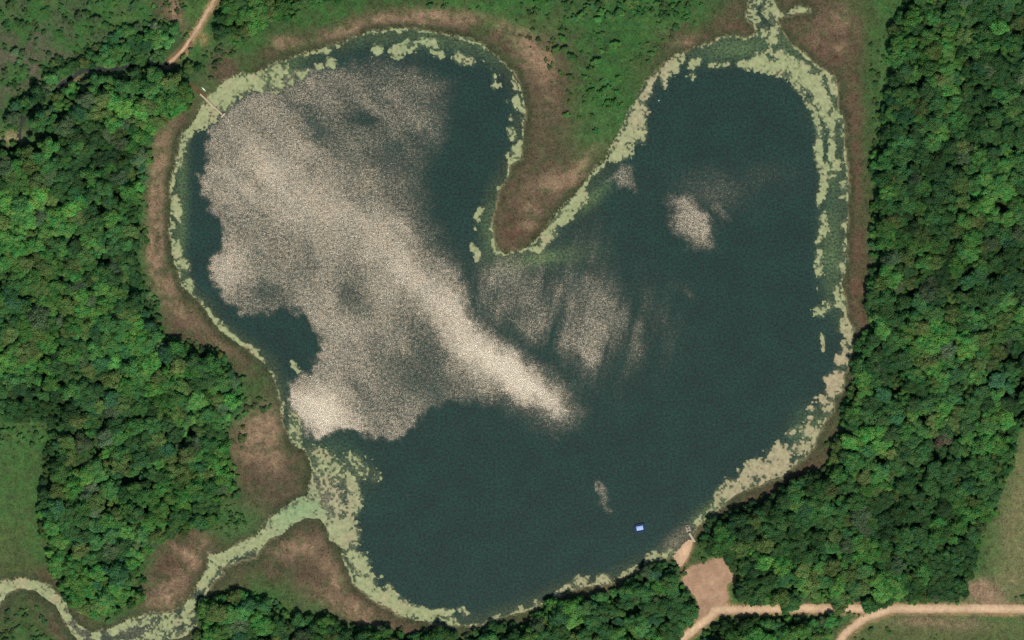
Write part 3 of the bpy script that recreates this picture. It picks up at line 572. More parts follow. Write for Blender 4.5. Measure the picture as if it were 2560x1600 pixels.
for k, (zn, _) in enumerate(ZONES):
    q = qf[qz == k]
    if len(q) < 5: continue
    v, f, c = compact(Pa.reshape(-1, 3), q, at.reshape(-1, 3))
    link('algae', make_mesh('algae', v, f, [M_ALGAE], {'tint': c}, smooth=True), kind='stuff', category='algae', label='pale green floating algae on the ' + zn if 'water' not in zn else 'pale green floating algae in ' + zn, group='floating algae mats')

# the lake sheet, its water clouded by loose algae around the mats
ii = np.clip(((WX - ax[0]) / aS).astype(int), 0, len(ax) - 1); jj = np.clip(((WY - ay[0]) / aS).astype(int), 0, len(ay) - 1)
halo = np.where((WX > ax[0]) & (WX < ax[-1]) & (WY > ay[0]) & (WY < ay[-1]), fpre[jj, ii], -1)
halo = halo + .7 * (fbm(WX, WY, 12, 251, 3) - .5)
wmix((.090, .115, .060), sst(-.15, .60, halo) * .62)
wind = wind * (1 - .6 * sst(-.3, .3, halo))
Pw = ground(WX, WY, 0.0)
fc = grid_faces(*WX.shape, keep=wsd > -12)
v_, f_, c_, w_ = compact(Pw.reshape(-1, 3), fc, wc.reshape(-1, 3), wind.reshape(-1))
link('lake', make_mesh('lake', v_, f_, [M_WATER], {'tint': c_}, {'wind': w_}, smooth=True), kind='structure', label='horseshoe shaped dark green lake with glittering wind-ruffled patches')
# ------------------------------------------------------------------ plants: templates
def icosphere(sub=1):
    t = (1 + 5 ** .5) / 2
    v = np.array([(-1,t,0),(1,t,0),(-1,-t,0),(1,-t,0),(0,-1,t),(0,1,t),(0,-1,-t),(0,1,-t),(t,0,-1),(t,0,1),(-t,0,-1),(-t,0,1)], float)
    f = [(0,11,5),(0,5,1),(0,1,7),(0,7,10),(0,10,11),(1,5,9),(5,11,4),(11,10,2),(10,7,6),(7,1,8),(3,9,4),(3,4,2),(3,2,6),(3,6,8),(3,8,9),(4,9,5),(2,4,11),(6,2,10),(8,6,7),(9,8,1)]
    v = [tuple(p / np.linalg.norm(p)) for p in v]
    for _ in range(sub):
        nf = []; cache = {}
        def mid(a, b):
            k = (min(a, b), max(a, b))
            if k not in cache:
                m = (np.array(v[a]) + np.array(v[b])) / 2; v.append(tuple(m / np.linalg.norm(m))); cache[k] = len(v) - 1
            return cache[k]
        for a, b, c in f:
            x, y, z = mid(a, b), mid(b, c), mid(c, a); nf += [(a, x, z), (b, y, x), (c, z, y), (x, y, z)]
        f = nf
    return np.array(v), np.array(f)
ICO = icosphere(1)
def crown_arrays(rng, nl, nleaf, size, flat=.8, core=.80):
    """lumpy crown of unit radius made of leaf clumps over several limbs' worth of foliage"""
    C_ = [np.array((0, 0, .05))]; Rr = [.55]
    for k in range(nl):
        a = 2 * math.pi * (k * .618 + rng.random() * .25); e = rng.uniform(-.15, 1.1); rad = rng.uniform(.40, .86) * math.cos(e * .8)
        C_.append(np.array((rad * math.cos(a), rad * math.sin(a), flat * .62 * math.sin(e)))); Rr.append(rng.uniform(.17, .38))
    V_, F_, L_ = [], [], []
    n = 0
    for c, r in zip(C_, Rr):
        v = ICO[0] * (r * core) * (1 + .25 * (rng.random((len(ICO[0]), 1)) - .5)) + c
        V_.append(v); F_.append(ICO[1] + n); L_.append(np.full(len(v), .8)); n += len(v)
    w_ = np.array(Rr) ** 2; w_ /= w_.sum()
    made = 0
    while made < nleaf:
        k = rng.choice(len(Rr), p=w_)
        d = rng.normal(size=3); d /= np.linalg.norm(d)
        if d[2] < -.45: continue
        p = C_[k] + d * Rr[k] * rng.uniform(.86, 1.28)
        if any(np.linalg.norm(p - C_[j]) < Rr[j] * .82 for j in range(len(Rr)) if j != k): continue
        nrm = d + rng.normal(size=3) * .45; nrm[2] += .35; nrm /= np.linalg.norm(nrm)
        t1 = np.cross(nrm, rng.normal(size=3)); t1 /= np.linalg.norm(t1); t2 = np.cross(nrm, t1)
        s = size * rng.uniform(.6, 1.3)
        q = [p + t1 * s * rng.uniform(.8, 1.1), p + t2 * s * rng.uniform(.5, .9) - nrm * s * .3, p - t1 * s * rng.uniform(.8, 1.1), p - t2 * s * rng.uniform(.5, .9) - nrm * s * .3]
        V_.append(np.array(q)); F_.append(np.array([(n, n + 1, n + 2), (n, n + 2, n + 3)])); L_.append(np.full(4, rng.uniform(.78, 1.28))); n += 4; made += 1
    return np.concatenate(V_), np.concatenate(F_), np.concatenate(L_)
def tube(p0, p1, r0, r1, k=6):
    p0 = np.array(p0, float); p1 = np.array(p1, float); d = p1 - p0; d /= np.linalg.norm(d)
    a = np.cross(d, (0.3, .9, .1)); a /= np.linalg.norm(a); b = np.cross(d, a)
    an_ = np.arange(k) * 2 * math.pi / k
    ring = np.cos(an_)[:, None] * a + np.sin(an_)[:, None] * b
    v = np.concatenate([p0 + ring * r0, p1 + ring * r1]); f = []
    for i in range(k):
        j = (i + 1) % k; f += [(i, j, k + j), (i, k + j, k + i)]
    return v, np.array(f)
def trunk_arrays(rng):
    """unit crown radius, crown centre at z = 0, ground at z = -1.9"""
    V_, F_ = [], []; n = 0
    def add(v, f):
        nonlocal n
        V_.append(v); F_.append(f + n); n += len(v)
    add(*tube((0, 0, -1.9), (0, 0, -.6), .085, .06, 8))
    add(*tube((0, 0, -.6), (.04, .02, .2), .06, .03, 6))
    for k in range(5):
        a = k * 1.256 + rng.random(); e = rng.uniform(.3, .9)
        add(*tube((0, 0, rng.uniform(-.8, -.3)), (.6 * math.cos(a) * math.cos(e), .6 * math.sin(a) * math.cos(e), -.2 + .5 * math.sin(e)), .035, .012, 5))
    return np.concatenate(V_), np.concatenate(F_)
NT = 7
CROWNS, TRUNKS, TREES = [], [], []
for k in range(NT):
    rg = np.random.default_rng(300 + k)
    v, f, L = crown_arrays(rg, (15, 19, 22, 13, 25, 17, 20)[k], 1700, .066, (.8, .9, .75, 1.0, .7, .85, 1.1)[k])
    CROWNS.append(make_mesh('crown', v, f, [M_LEAF], None, {'leafvar': L}))
    tv, tf = trunk_arrays(rg); TRUNKS.append(make_mesh('trunk', tv, tf, [M_BARK]))
    me = make_mesh('whole_tree', np.concatenate([v, tv]), np.concatenate([f, tf + len(v)]), [M_LEAF, M_BARK], None, {'leafvar': np.concatenate([L, np.ones(len(tv))])})
    mi = np.zeros(len(f) + len(tf), np.int32); mi[len(f):] = 1; me.polygons.foreach_set('material_index', mi); TREES.append(me)
SHR = []
for k in range(4):
    rg = np.random.default_rng(400 + k); v, f, L = crown_arrays(rg, 5 + k, 420, .12, .75)
    SHR.append(make_mesh('shrub', v, f, [M_LEAF], None, {'leafvar': L}))
TUFT = []
for k in range(3):
    rg = np.random.default_rng(500 + k); V_, F_, L_ = [], [], []
    for i in range(16):
        a = rg.random() * 6.283; r0 = rg.random() * .45; p = np.array((r0 * math.cos(a), r0 * math.sin(a), 0)); b = rg.random() * 6.283; ln = rg.uniform(.4, .95); h = rg.uniform(.12, .40)
        dr = np.array((math.cos(b), math.sin(b), 0)); sd = np.array((-dr[1], dr[0], 0)) * rg.uniform(.12, .25)
        n0 = len(V_) * 4; V_.append(np.array([p - sd, p + sd, p + dr * ln * .6 + sd * .8 + (0, 0, h), p + dr * ln * .6 - sd * .8 + (0, 0, h)])); F_ += [(n0, n0 + 1, n0 + 2), (n0, n0 + 2, n0 + 3)]; L_ += [rg.uniform(.75, 1.3)] * 4
    TUFT.append(make_mesh('tuft', np.concatenate(V_), np.array(F_), [M_LEAF], None, {'leafvar': np.array(L_)}))

def scatter_group(name, meshes, fac=None):
    c = bpy.data.collections.new(name + '_templates')
    for k, m_ in enumerate(meshes):
        c.objects.link(bpy.data.objects.new('%s_template_%02d' % (name, k), m_))
    ng = bpy.data.node_groups.new(name + '_scatter', 'GeometryNodeTree')
    ng.interface.new_socket('Geometry', in_out='INPUT', socket_type='NodeSocketGeometry'); ng.interface.new_socket('Geometry', in_out='OUTPUT', socket_type='NodeSocketGeometry')
    N = ng.nodes; gi = N.new('NodeGroupInput'); go = N.new('NodeGroupOutput')
    ci = N.new('GeometryNodeCollectionInfo'); ci.inputs['Collection'].default_value = c; ci.inputs['Separate Children'].default_value = True; ci.inputs['Reset Children'].default_value = True
    ip = N.new('GeometryNodeInstanceOnPoints'); ip.inputs['Pick Instance'].default_value = True
    def attr(nm, ty):
        a = N.new('GeometryNodeInputNamedAttribute'); a.data_type = ty; a.inputs[0].default_value = nm; return a.outputs[0]
    ng.links.new(gi.outputs[0], ip.inputs['Points']); ng.links.new(ci.outputs[0], ip.inputs['Instance'])
    ng.links.new(attr('pick', 'INT'), ip.inputs['Instance Index'])
    ng.links.new(attr('turn', 'FLOAT_VECTOR'), ip.inputs['Rotation']); ng.links.new(attr('size', 'FLOAT_VECTOR'), ip.inputs['Scale'])
    ng.links.new(ip.outputs[0], go.inputs[0])
    return ng
def scatter(name, meshes, pts, size, turn, pick, tint, **props):
    me = bpy.data.meshes.new(name); me.vertices.add(len(pts)); me.vertices.foreach_set('co', np.asarray(pts, np.float32).ravel())
    a = me.attributes.new('pick', 'INT', 'POINT'); a.data.foreach_set('value', np.asarray(pick, np.int32))
    for nm, d in (('turn', turn), ('size', size)):
        a = me.attributes.new(nm, 'FLOAT_VECTOR', 'POINT'); a.data.foreach_set('vector', np.asarray(d, np.float32).ravel())
    a = me.attributes.new('tint', 'FLOAT_COLOR', 'POINT'); a.data.foreach_set('color', np.concatenate([tint, np.ones((len(tint), 1))], 1).astype(np.float32).ravel())
    o = link(name, me, **props); md = o.modifiers.new('scatter', 'NODES'); md.node_group = scatter_group(name, meshes)
    return o

# ------------------------------------------------------------------ plants: where they grow
def place(n, dens_fn, rmin, rmax, power, overlap, box, seed, blocked=None):
    rg = np.random.default_rng(seed)
    x = rg.uniform(box[0], box[2], n); y = rg.uniform(box[1], box[3], n)
    d = dens_fn(x, y); k = rg.random(n) < d; x = x[k]; y = y[k]
    r = rmin + (rmax - rmin) * rg.random(len(x)) ** power
    o = np.argsort(-r * (1 + .0 * x)); x, y, r = x[o], y[o], r[o]
    cell = rmax * 2; H = {}; keep = []
    for i in range(len(x)):
        cx, cy = int(x[i] // cell), int(y[i] // cell); ok = True
        for a in (-1, 0, 1):
            for b in (-1, 0, 1):
                for j in H.get((cx + a, cy + b), ()):
                    m_ = overlap * (r[i] + r[j])
                    if (x[i] - x[j]) ** 2 + (y[i] - y[j]) ** 2 < m_ * m_: ok = False; break
                if not ok: break
            if not ok: break
        if ok: H.setdefault((cx, cy), []).append(i); keep.append(i)
    keep = np.array(keep); return x[keep], y[keep], r[keep]
def sample(grid, x, y):
    i = np.clip(((x - gx[0]) / STEP).astype(int), 0, len(gx) - 1); j = np.clip(((y - gy[0]) / STEP).astype(int), 0, len(gy) - 1)
    return grid[j, i]
roadd = np.minimum.reduce([seg_dist(ROAD, GX, GY) - 10, seg_dist(ROAD_W, GX, GY) - 10, seg_dist(FORK, GX, GY) - 10, seg_dist(TRACK, GX, GY) - 6, -sdf(LOT, GX, GY), -sdf(BEACH, GX, GY), seg_dist(CREEK, GX, GY) - 5, -sdf([(450,195),(500,190),(575,290),(540,300)], GX, GY)])
glade = fbm(GX, GY, 75, 231, 3)
def tree_dens(x, y):
    # the trunk stands at the photographed crown position, so keep it off water and roads
    f = sample(fm, x, y) > -4
    return f * (sample(ws, x, y) < -8) * (sample(roadd, x, y) > 8) * np.where(sample(glade, x, y) > np.where(x < 700, .68, .70), .12, 1.0)
tx, ty, tr = place(80000, tree_dens, 8.0, 25, 2.0, .50, (-300, -240, 2860, 1840), 41)
def under_dens(x, y):
    return (sample(fm, x, y) > -8) * (sample(ws, x, y) < -8) * (sample(roadd, x, y) > 4)
ux, uy, ur = place(26000, under_dens, 5.0, 10, 1.2, .60, (-300, -240, 2860, 1840), 42)
tx = np.append(tx, ux); ty = np.append(ty, uy); tr = np.append(tr, ur)
shd = np.zeros(GX.shape)
for pl, k in SHRUBS: shd = np.maximum(shd, (sdf(pl, GX, GY) > 0) * k)
shd = np.minimum(shd * 1.5, 1) * sst(.30, .55, fbm(GX, GY, 45, 233, 3))
shd = np.maximum(shd, .30 * (fm > -14))
def shrub_dens(x, y):
    return sample(shd, x, y) * (sample(ws, x, y) < -8) * (sample(roadd, x, y) > 3)
sx, sy, sr = place(40000, shrub_dens, 3.0, 9.0, 1.8, .62, (-200, -160, 2760, 1760), 43)

PAL = [('dark green', (.032, .094, .030), .20), ('mid green', (.046, .138, .040), .38), ('bright green', (.064, .186, .044), .18), ('blue-green', (.036, .118, .050), .08), ('olive green', (.078, .138, .042), .11), ('grey-green', (.066, .118, .056), .05), ('reddish brown', (.100, .090, .058), .0)]
def tints(x, y, seed):
    rg = np.random.default_rng(seed); n = len(x)
    w_ = np.array([p[2] for p in PAL]); w_ = w_ / w_.sum()
    drift = fbm(x, y, 150, 241, 3) - .5
    pk = np.empty(n, int)
    for i in range(n):
        ww = w_.copy(); ww[0] *= math.exp(-7 * drift[i]); ww[2] *= math.exp(9 * drift[i]); ww[4] *= math.exp(5 * drift[i])
        if x[i] > 1900: ww[3] *= .8; ww[2] *= 1.1; ww[0] *= 1.5; ww[5] *= .8
        if x[i] < 500 and y[i] < 420: ww[5] *= 3.0; ww[2] *= .5
        pk[i] = rg.choice(len(PAL), p=ww / ww.sum())
    stand = np.clip(1 + 1.1 * (fbm(x, y, 130, 247, 3) - .5) + .5 * (fbm(x, y, 45, 249, 2) - .5), .5, 1.5) * np.where(x > 1900, .95, 1.0)
    c = np.array([PAL[k][1] for k in pk]) * stand[:, None] * rg.uniform(.82, 1.18, (n, 1)) * rg.uniform(.93, 1.07, (n, 3))
    return pk, c
bsh = np.zeros(GX.shape)
for pl, k in ((vv((1240,-100),(1690,-100),(1640,60),(1560,100),(1500,190),(1440,300),(1380,330),(1310,260),(1290,160),(1200,60)), .30), (vv((1330,-100),(1700,-100),(1640,30),(1420,50)), 1.0), (vv((-200,-100),(420,-100),(340,40),(150,150),(60,250),(-200,330)), .35),
              (vv((320,330),(400,270),(470,190),(490,130),(560,100),(470,230),(370,300),(350,440),(345,640),(400,770),(560,860),(640,960),(620,1000),(530,980),(440,850),(325,700)), .9), (vv((500,1000),(570,960),(620,960),(570,1080),(560,1190),(500,1240)), .8)):
    bsh = np.maximum(bsh, (sdf(pl, GX, GY) > 0) * k)
bsh = bsh * sst(.36, .60, fbm(GX, GY, 60, 235, 3))
bx_, by_, br_ = place(12000, lambda x, y: sample(bsh, x, y) * (sample(ws, x, y) < -12) * (sample(roadd, x, y) > 8), 7, 14, 1.6, .62, (-200, -160, 2760, 1760), 44)
sx = np.append(sx, bx_); sy = np.append(sy, by_); sr = np.append(sr, br_)
hardd = np.minimum.reduce([seg_dist(ROAD, GX, GY) - 10, seg_dist(ROAD_W, GX, GY) - 10, seg_dist(FORK, GX, GY) - 10, seg_dist(TRACK, GX, GY) - 16, -sdf(LOT, GX, GY), -sdf(BEACH, GX, GY)])
lim = np.clip(9 + .75 * (sample(fm, tx, ty) + 4), 8, 40); tr = np.minimum(tr, np.maximum(lim * np.random.default_rng(5).uniform(.8, 1.3, len(tr)), 7))
kk = sample(hardd, tx, ty) > .85 * tr; tx, ty, tr = tx[kk], ty[kk], tr[kk]
kk = sample(seg_dist(CREEK, GX, GY) - 3, tx, ty) > .42 * tr; tx, ty, tr = tx[kk], ty[kk], tr[kk]
tp, tc = tints(tx, ty, 51); sp, sc_ = tints(sx, sy, 53); sc_ = sc_ * .8 + .25 * sample(colr, sx, sy)
nb = (tx < 500) & (ty + .25 * tx < 260); tc[nb] *= 1.18; tr[nb] *= .82
# crowns the photograph singles out: x, y, radius, palette index
for x_, y_, r_, p_ in ((2518 * .0 + 2518, 545, 24, 2), (2355, 1094, 23, 6), (2312, 943, 11, 6), (2232, 812, 16, 6), (95, 790, 30, 5), (60, 660, 26, 4), (100, 720, 24, 4), (245, 1245, 30, 5), (300, 1160, 28, 4), (290, 1060, 26, 0), (240, 1253, 26, 4), (2160, 1275, 22, 5), (2040, 1440, 22, 4), (290, 1430, 30, 3), (1982, 1510, 20, 1), (1968, 1495, 18, 0), (2100, 1514, 21, 4), (2092, 1498, 18, 1), (2176, 1512, 22, 1), (2205, 1505, 19, 0), (1962, 1528, 10, 1)):
    if r_ <= 0: continue
    k_ = (tx - x_) ** 2 + (ty - y_) ** 2 > (r_ * .75) ** 2
    tx, ty, tr, tp, tc = tx[k_], ty[k_], tr[k_], tp[k_], tc[k_]
    tx = np.append(tx, x_); ty = np.append(ty, y_); tr = np.append(tr, r_); tp = np.append(tp, p_); tc = np.vstack([tc, np.array(PAL[p_][1])])

LAND = [((500,235),'the small dock'),((1733,1325),'the landing dock'),((1770,1450),'the gravel car park'),((2190,1528),'the road fork'),((35,345),'the creek sand bar'),((512,40),'the sandy track'),((2470,1480),'the bare roadside patch'),
        ((1930,40),'the inflow'),((2115,830),'the tan east-shore algae'),((430,480),'the west shore bulge'),((500,750),'the west shore bend'),((700,1000),'the western headland'),((520,1395),'the outflow corner'),((60,1450),'the river bend'),((1160,1562),'the southern lake tip'),
        ((1500,1455),'the reddish beach strip'),((2110,560),'the red sedge belt'),((2040,1090),'the southeast shore algae'),((2090,200),'the northeast lake corner'),((1000,70),'the western bay top'),((420,60),'the bare northwest strip'),((45,1180),'the western meadow'),((2540,1250),'the dry eastern field'),((1260,620),'the grassy tongue tip'),((2355,1094),'the reddish brown crown'),((2232,812),'the brownish crown'),((1480,110),'the northern scrub centre'),((1390,260),'the tongue meadow centre'),((120,130),'the grey northwest meadow'),((300,20),'the upper left meadow'),((1620,40),'the scrub beside the inflow'),((390,300),'the western scrub fringe'),((360,760),'the brown western bank'),((2556,560),'the right photo edge'),((2380,4),'the top right corner'),((2330,330),'the dark northeast stand'),((2400,830),'the middle eastern wood'),((2200,1350),'the southeast wood centre'),((4,700),'the left photo edge'),((180,560),'the western wood centre'),((260,1150),'the southwestern stand'),((660,1590),'the bottom photo edge'),((700,4),'the top photo edge'),((1430,1540),'the southern wood centre'),((610,1080),'the brown headland marsh')]
DIRS = ['east', 'east-northeast', 'northeast', 'north-northeast', 'north', 'north-northwest', 'northwest', 'west-northwest', 'west', 'west-southwest', 'southwest', 'south-southwest', 'south', 'south-southeast', 'southeast', 'east-southeast']
def where(x, y):
    d = [(math.hypot(x - a, y - b), (a, b), nm) for (a, b), nm in LAND]; d = [t for t in d if t[0] > 14]; dd, (a, b), nm = min(d)
    if False:
        e1 = ('top', y) if y < 800 else ('bottom', 1600 - y); e2 = ('right', 2560 - x) if x > 1280 else ('left', x)
        return '%d m from the %s edge, %d m from the %s edge' % (max(5, round(e1[1] * MPP / 5) * 5), e1[0], max(5, round(e2[1] * MPP / 5) * 5), e2[0])
    ang = math.degrees(math.atan2(b - y, x - a)) % 360
    far = 'just' if dd * MPP < 28 else 'well' if dd * MPP < 70 else 'far'
    d2 = sorted(t for t in d if t[2] != nm); n2_ = d2[0][2][4:]
    return '%s %s of %s, towards %s' % (far, DIRS[int((ang + 11.25) // 22.5) % 16], nm, n2_)
inframe = (tx > 4) & (tx < 2556) & (ty > 4) & (ty < 1596)
order = np.argsort(-tr * inframe)[:290]
single = np.zeros(len(tx), bool); single[order] = True; single &= inframe
def low_wood(x, y): return (.55 + .45 * sst(0, 38, sample(fm, np.asarray(x), np.asarray(y)))) * np.where((x < 500) & (y + .25 * x < 260), .5, 1.0)     # the scrubby wood on the north creek bank is lower
TH = 1.9   # trunk foot lies this many crown radii below the crown centre
turns = RNG.random(len(tx)) * 6.283; picks = RNG.integers(0, NT, len(tx)); squash = RNG.uniform(.85, 1.25, len(tx))
def tree_height(r): return 2.4 + r * 1.0      # crown-centre height, metres, for crown radius r metres
for i in np.nonzero(single)[0]:
    r = tr[i] * MPP; h = tree_height(r) * low_wood(tx[i], ty[i]); k = int(picks[i]); cc = gp(tx[i], ty[i], h)
    root = bpy.data.objects.new('tree', None); COL.objects.link(root); root.location = (cc.x, cc.y, .45); root.rotation_euler.z = turns[i]
    nm = PAL[tp[i]][0]; szw = 'huge' if tr[i] > 23 else 'large' if tr[i] > 21 else 'medium-sized' if tr[i] > 18.5 else 'smaller'
    root['label'] = '%s %s tree %s' % (szw, nm, where(tx[i], ty[i])); root['category'] = 'tree'; root['group'] = 'trees in the woods around the lake'
    o = link('crown', CROWNS[k], root); o.location.z = h - .45; o.scale = (r * 1.08, r * 1.08, r * squash[i] * .95); o['tint'] = [float(q) for q in tc[i]]
    t_ = link('trunk', TRUNKS[k], root); t_.location.z = h - .45; t_.scale = (r * .9, r * .9, (h - .4) / TH)
rest = ~single
rr = tr[rest] * MPP; hh = tree_height(rr) * low_wood(tx[rest], ty[rest]); Pt = np.array([ground(a, b, c) for a, b, c in zip(tx[rest], ty[rest], hh)])
scatter('woodland', TREES, Pt, np.stack([rr * 1.08, rr * 1.08, np.maximum(rr * squash[rest] * .95, (hh + .3) / TH)], 1), np.stack([0 * rr, 0 * rr, turns[rest]], 1), picks[rest], tc[rest],
        kind='stuff', category='woodland', label='the many smaller green trees filling the woods around the lake')
# shrubs
ins = (sx > 4) & (sx < 2556) & (sy > 4) & (sy < 1596) & (sample(fm, sx, sy) < -6)
so = np.argsort(-sr * ins)[:240]; ssg = np.zeros(len(sx), bool); ssg[so] = True; ssg &= ins
st_ = RNG.random(len(sx)) * 6.283; spk = RNG.integers(0, 4, len(sx))
for i in np.nonzero(ssg)[0]:
    r = sr[i] * MPP; cc = gp(sx[i], sy[i], .5 + r * .5)
    o = link('shrub', SHR[int(spk[i])]); o.location = (cc.x, cc.y, .5 + r * .45); o.rotation_euler.z = st_[i]; o.scale = (r, r, r * .65); o['tint'] = [float(q) for q in sc_[i]]
    o['label'] = '%s %s shrub %s' % ('big' if sr[i] > 12.2 else 'broad' if sr[i] > 10.8 else 'small', PAL[sp[i]][0], where(sx[i], sy[i])); o['category'] = 'shrub'; o['group'] = 'shrubs on the meadows and wood edges'
rs = ~ssg; r_ = sr[rs] * MPP; Ps = np.array([ground(a, b, c) for a, b, c in zip(sx[rs], sy[rs], .5 + r_ * .45)])
scatter('undergrowth', SHR, Ps, np.stack([r_, r_, r_ * .65], 1), np.stack([0 * r_, 0 * r_, st_[rs]], 1), spk[rs], sc_[rs], kind='stuff', category='undergrowth', label='low green undergrowth along the wood edges and in the rough meadow')
# grass and sedge tufts coloured like the ground they stand on
ng_ = 260000
qx = RNG.uniform(-60, 2620, ng_); qy = RNG.uniform(-60, 1660, ng_)
ok = (sample(ws, qx, qy) < -3) & (sample(roadd, qx, qy) > 2) & (sample(fm, qx, qy) < 6)
qx, qy = qx[ok], qy[ok]; qn = len(qx)
ql = sample(colr, qx, qy) * RNG.uniform(.88, 1.42, (qn, 1)) * RNG.uniform(.92, 1.08, (qn, 3)) * 1.15
qr = RNG.uniform(.6, 1.35, qn); Pq = ground(qx, qy, .0); Pq[:, 2] = .44
scatter('grass', TUFT, Pq, np.stack([qr, qr, qr * .8], 1), np.stack([0 * qr, 0 * qr, RNG.random(qn) * 6.283], 1), RNG.integers(0, 3, qn), ql, kind='stuff', category='grass', label='green and tan grass and sedge tufts on the open ground')

# ------------------------------------------------------------------ built things
def boxes_mesh(name, bx, m_):
    """boxes given as (cx, cy, cz, sx, sy, sz, rotz), joined, with slightly chamfered tops"""
    V_, F_ = [], []; n = 0
    for cx, cy, cz, ax_, ay_, az_, rz in bx:
        c, s = math.cos(rz), math.sin(rz); ch = min(ax_, ay_, az_) * .15
        L = []
        for zz, q in ((-az_ / 2, 0), (az_ / 2 - ch, 0), (az_ / 2, ch)):
            for ux, uy in ((-1, -1), (1, -1), (1, 1), (-1, 1)):
                X = ux * (ax_ / 2 - q); Y = uy * (ay_ / 2 - q); L.append((cx + X * c - Y * s, cy + X * s + Y * c, cz + zz))
        V_.append(np.array(L))
        f = [(3, 2, 1, 0), (8, 9, 10, 11)]
        for a in (0, 4):
            for i in range(4): j = (i + 1) % 4; f.append((a + i, a + j, a + 4 + j, a + 4 + i))
        F_.append(np.array(f) + n); n += 12
    return make_mesh(name, np.concatenate(V_), np.concatenate(F_), [m_])
def tube_mesh(name, path, radii, m_, k=10):
    V_, F_ = [], []; n = 0
    for (a, b), (r0, r1) in zip(zip(path[:-1], path[1:]), zip(radii[:-1], radii[1:])):
        v, f = tube(a, b, r0, r1, k); V_.append(v); F_.append(f + n); n += len(v)
    return make_mesh(name, np.concatenate(V_), np.concatenate(F_), [m_], smooth=True)
def empty(name, loc, rz, **p):
    o = bpy.data.objects.new(name, None); COL.objects.link(o); o.location = loc; o.rotation_euler.z = rz
    for k, v in p.items(): o[k] = v
    return o
def dock(name, p0, p1, width, z, mp, label, plank=.55):
    """boardwalk from p0 to p1 (photo pixels) with planks, stringers and posts"""
    a = gp(*p0, z); b = gp(*p1, z); d = b - a; L = math.hypot(d.x, d.y); rz = math.atan2(d.y, d.x)
    r = empty(name, (a.x, a.y, 0), rz, label=label, category='dock')
    n = int(L / plank); pm = [boxes_mesh('plank', [(0, 0, 0, plank * .88, width * w_, .06, 0)], mp) for w_ in (1, .97, 1.03)]
    for i in range(n):
        o = link('plank', pm[i % 3], r); o.location = ((i + .5) * plank, random.uniform(-.02, .02), z)
    link('stringer', boxes_mesh('stringer', [(L / 2, width * .38, z - .12, L, .12, .16, 0)], M_BARK), r); link('stringer', boxes_mesh('stringer', [(L / 2, -width * .38, z - .12, L, .12, .16, 0)], M_BARK), r)
    for i in range(max(2, int(L / 4)) + 1):
        for s_ in (-1, 1):
            X = L * i / max(2, int(L / 4)); link('post', tube_mesh('post', [(X, s_ * width * .55, -1.2), (X, s_ * width * .55, z + .45)], [.09, .08], M_BARK, 8), r)
    return r, L
d1, L1 = dock('dock', (500,235), (556,287), 1.2, .75, M_PLANK, 'narrow weathered wooden dock reaching out over algae on the northwest shore')
link('end_platform', boxes_mesh('end_platform', [(L1 + .6, 0, .77, 1.2, 4.2, .07, 0), (L1 + .3, 1.9, .6, .12, .12, 1.4, 0), (L1 + .3, -1.9, .6, .12, .12, 1.4, 0)], M_PLANK), d1)
d2, L2 = dock('dock', (1737,1355), (1723,1333), 1.6, .8, M_PLANK, 'broad pale wooden gangway of the boat landing on the south shore', .5)
# open-framed pontoon at its head
a = gp(1722, 1332, .6); b = gp(1716, 1313, .6); dd_ = b - a; rz = math.atan2(dd_.y, dd_.x); LL = math.hypot(dd_.x, dd_.y)
pf = empty('boat_lift', (a.x, a.y, 0), rz, label='pinkish open-framed boat lift standing in the water beyond the gangway', category='boat lift')
for nm, bx in (('rail', (LL * .45, 1.1, .95, LL * .9, .30, .16, 0)), ('rail', (LL * .5, -1.9, .95, LL * .95, .26, .16, 0)), ('crossbeam', (LL * .30, -.4, .86, .28, 2.7, .14, 0)), ('crossbeam', (LL * .62, -.4, .86, .28, 2.7, .14, 0)), ('crossbeam', (LL * .95, -.4, .86, .28, 2.7, .14, 0))):
    link(nm, boxes_mesh(nm, [bx], M_PINKWOOD), pf)
for X in (.05, .95):
    for Y in (1.1, -1.9): link('post', tube_mesh('post', [(LL * X, Y, -1.4), (LL * X, Y, 1.7)], [.12, .12], M_STEEL, 8), pf)
link('cradle', boxes_mesh('cradle', [(LL * .46, .3, .70, LL * .6, .35, .1, 0), (LL * .46, -1.1, .70, LL * .6, .35, .1, 0)], M_PINKWOOD), pf)
# swimming raft
c_ = gp(1599.5, 1320.5, .5); rf = empty('swimming_raft', (c_.x, c_.y, 0), math.radians(9), label='pale blue square swimming raft with an added navy bloom ring floating alone off the south shore', category='raft')
for i in range(9):
    link('plank', boxes_mesh('plank', [(-2.24 + i * .56, 0, .52, .53, 3.5, .07, 0)], M_RAFT), rf)
link('frame', boxes_mesh('frame', [(0, 1.68, .40, 5.0, .14, .18, 0), (0, -1.68, .40, 5.0, .14, .18, 0), (-2.45, 0, .40, .14, 3.2, .18, 0), (2.45, 0, .40, .14, 3.2, .18, 0)], M_STEEL), rf)
ring = []
for k in range(33):
    a = k / 32 * 2 * math.pi; ca, sa = math.cos(a), math.sin(a)
    ring.append((3.75 * math.copysign(abs(ca) ** .45, ca), 3.0 * math.copysign(abs(sa) ** .45, sa), .05))
link('bloom_ring', tube_mesh('bloom_ring', ring, [.85] * 33, M_NAVY, 10), rf)  # added tube that stands in for the blue bloom around the raft
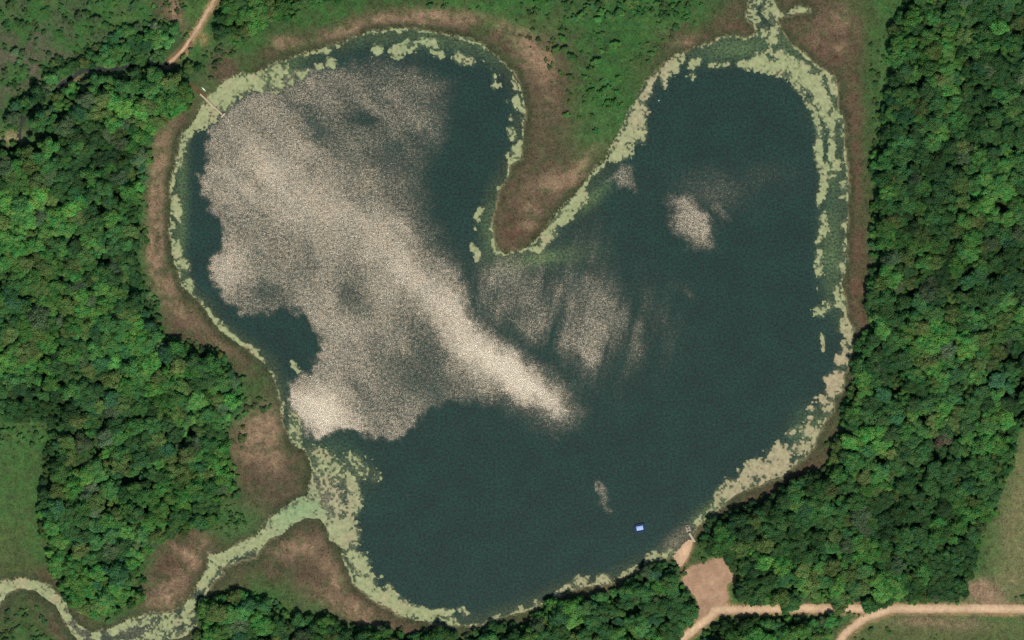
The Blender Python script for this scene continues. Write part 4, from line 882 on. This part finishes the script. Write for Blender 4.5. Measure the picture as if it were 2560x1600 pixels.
link('ladder', boxes_mesh('ladder', [(2.75, .3, .7, .06, .06, 1.2, 0), (2.75, -.3, .7, .06, .06, 1.2, 0), (2.75, 0, .5, .06, .6, .05, 0), (2.75, 0, .9, .06, .6, .05, 0)], M_STEEL), rf)
# canoe on the bank beside the small dock
a = gp(503, 217, .7); b = gp(515, 229, .7); dc = b - a; rz = math.atan2(dc.y, dc.x); c_ = (a + b) / 2
cn = empty('canoe', (c_.x, c_.y, .5), rz, label='slim white overturned canoe lying on the grass beside the small dock', category='canoe')
nx_, na = 15, 9; vs = []
for i in range(nx_):
    t_ = -1 + 2 * i / (nx_ - 1); wd_ = .45 * (1 - abs(t_) ** 2.2) + .02; hh_ = .38 * (1 - .35 * abs(t_) ** 3)
    for j in range(na):
        a_ = math.pi * j / (na - 1); vs.append((t_ * 2.5, wd_ * math.cos(a_), hh_ * math.sin(a_) ** .7))
link('hull', make_mesh('hull', vs, grid_faces(nx_, na), [M_WHITE], smooth=True), cn)
link('keel', boxes_mesh('keel', [(0, 0, .40, 4.2, .05, .05, 0)], M_STEEL), cn)
# buoy
c_ = gp(1647, 251, .1); by = empty('buoy', (c_.x, c_.y, 0), 0, label='tiny white mooring buoy in the northwest part of the eastern bay', category='buoy')
v, f = icosphere(2); link('float', make_mesh('float', v * (.5, .5, .42) + (0, 0, .2), f, [M_WHITE], smooth=True), by); link('ring', tube_mesh('ring', [(0, 0, .5), (0, 0, .85)], [.07, .05], M_STEEL, 8), by)
for nm_ in ('tree', 'shrub'):
    D = {}
    for o in bpy.data.objects:
        if o.get('category') == nm_ and o.parent is None and 'label' in o: D.setdefault(o['label'], []).append(o)
    for lb, L in D.items():
        if len(L) < 2 or len(L) > 4: continue
        L.sort(key=lambda o: -o.location.y); hd = lb.split(', towards')[0]
        for o, wd_ in zip(L, {2: ['upper one of two', 'lower one of two'], 3: ['topmost of three', 'middle one of three', 'lowest of three'], 4: ['topmost of four', 'second highest of four', 'third highest of four', 'lowest of four']}[len(L)]): o['label'] = hd + ', ' + wd_
print('trees', len(tx), 'single', int(single.sum()), 'shrubs', len(sx), int(ssg.sum()), 'tufts', qn)
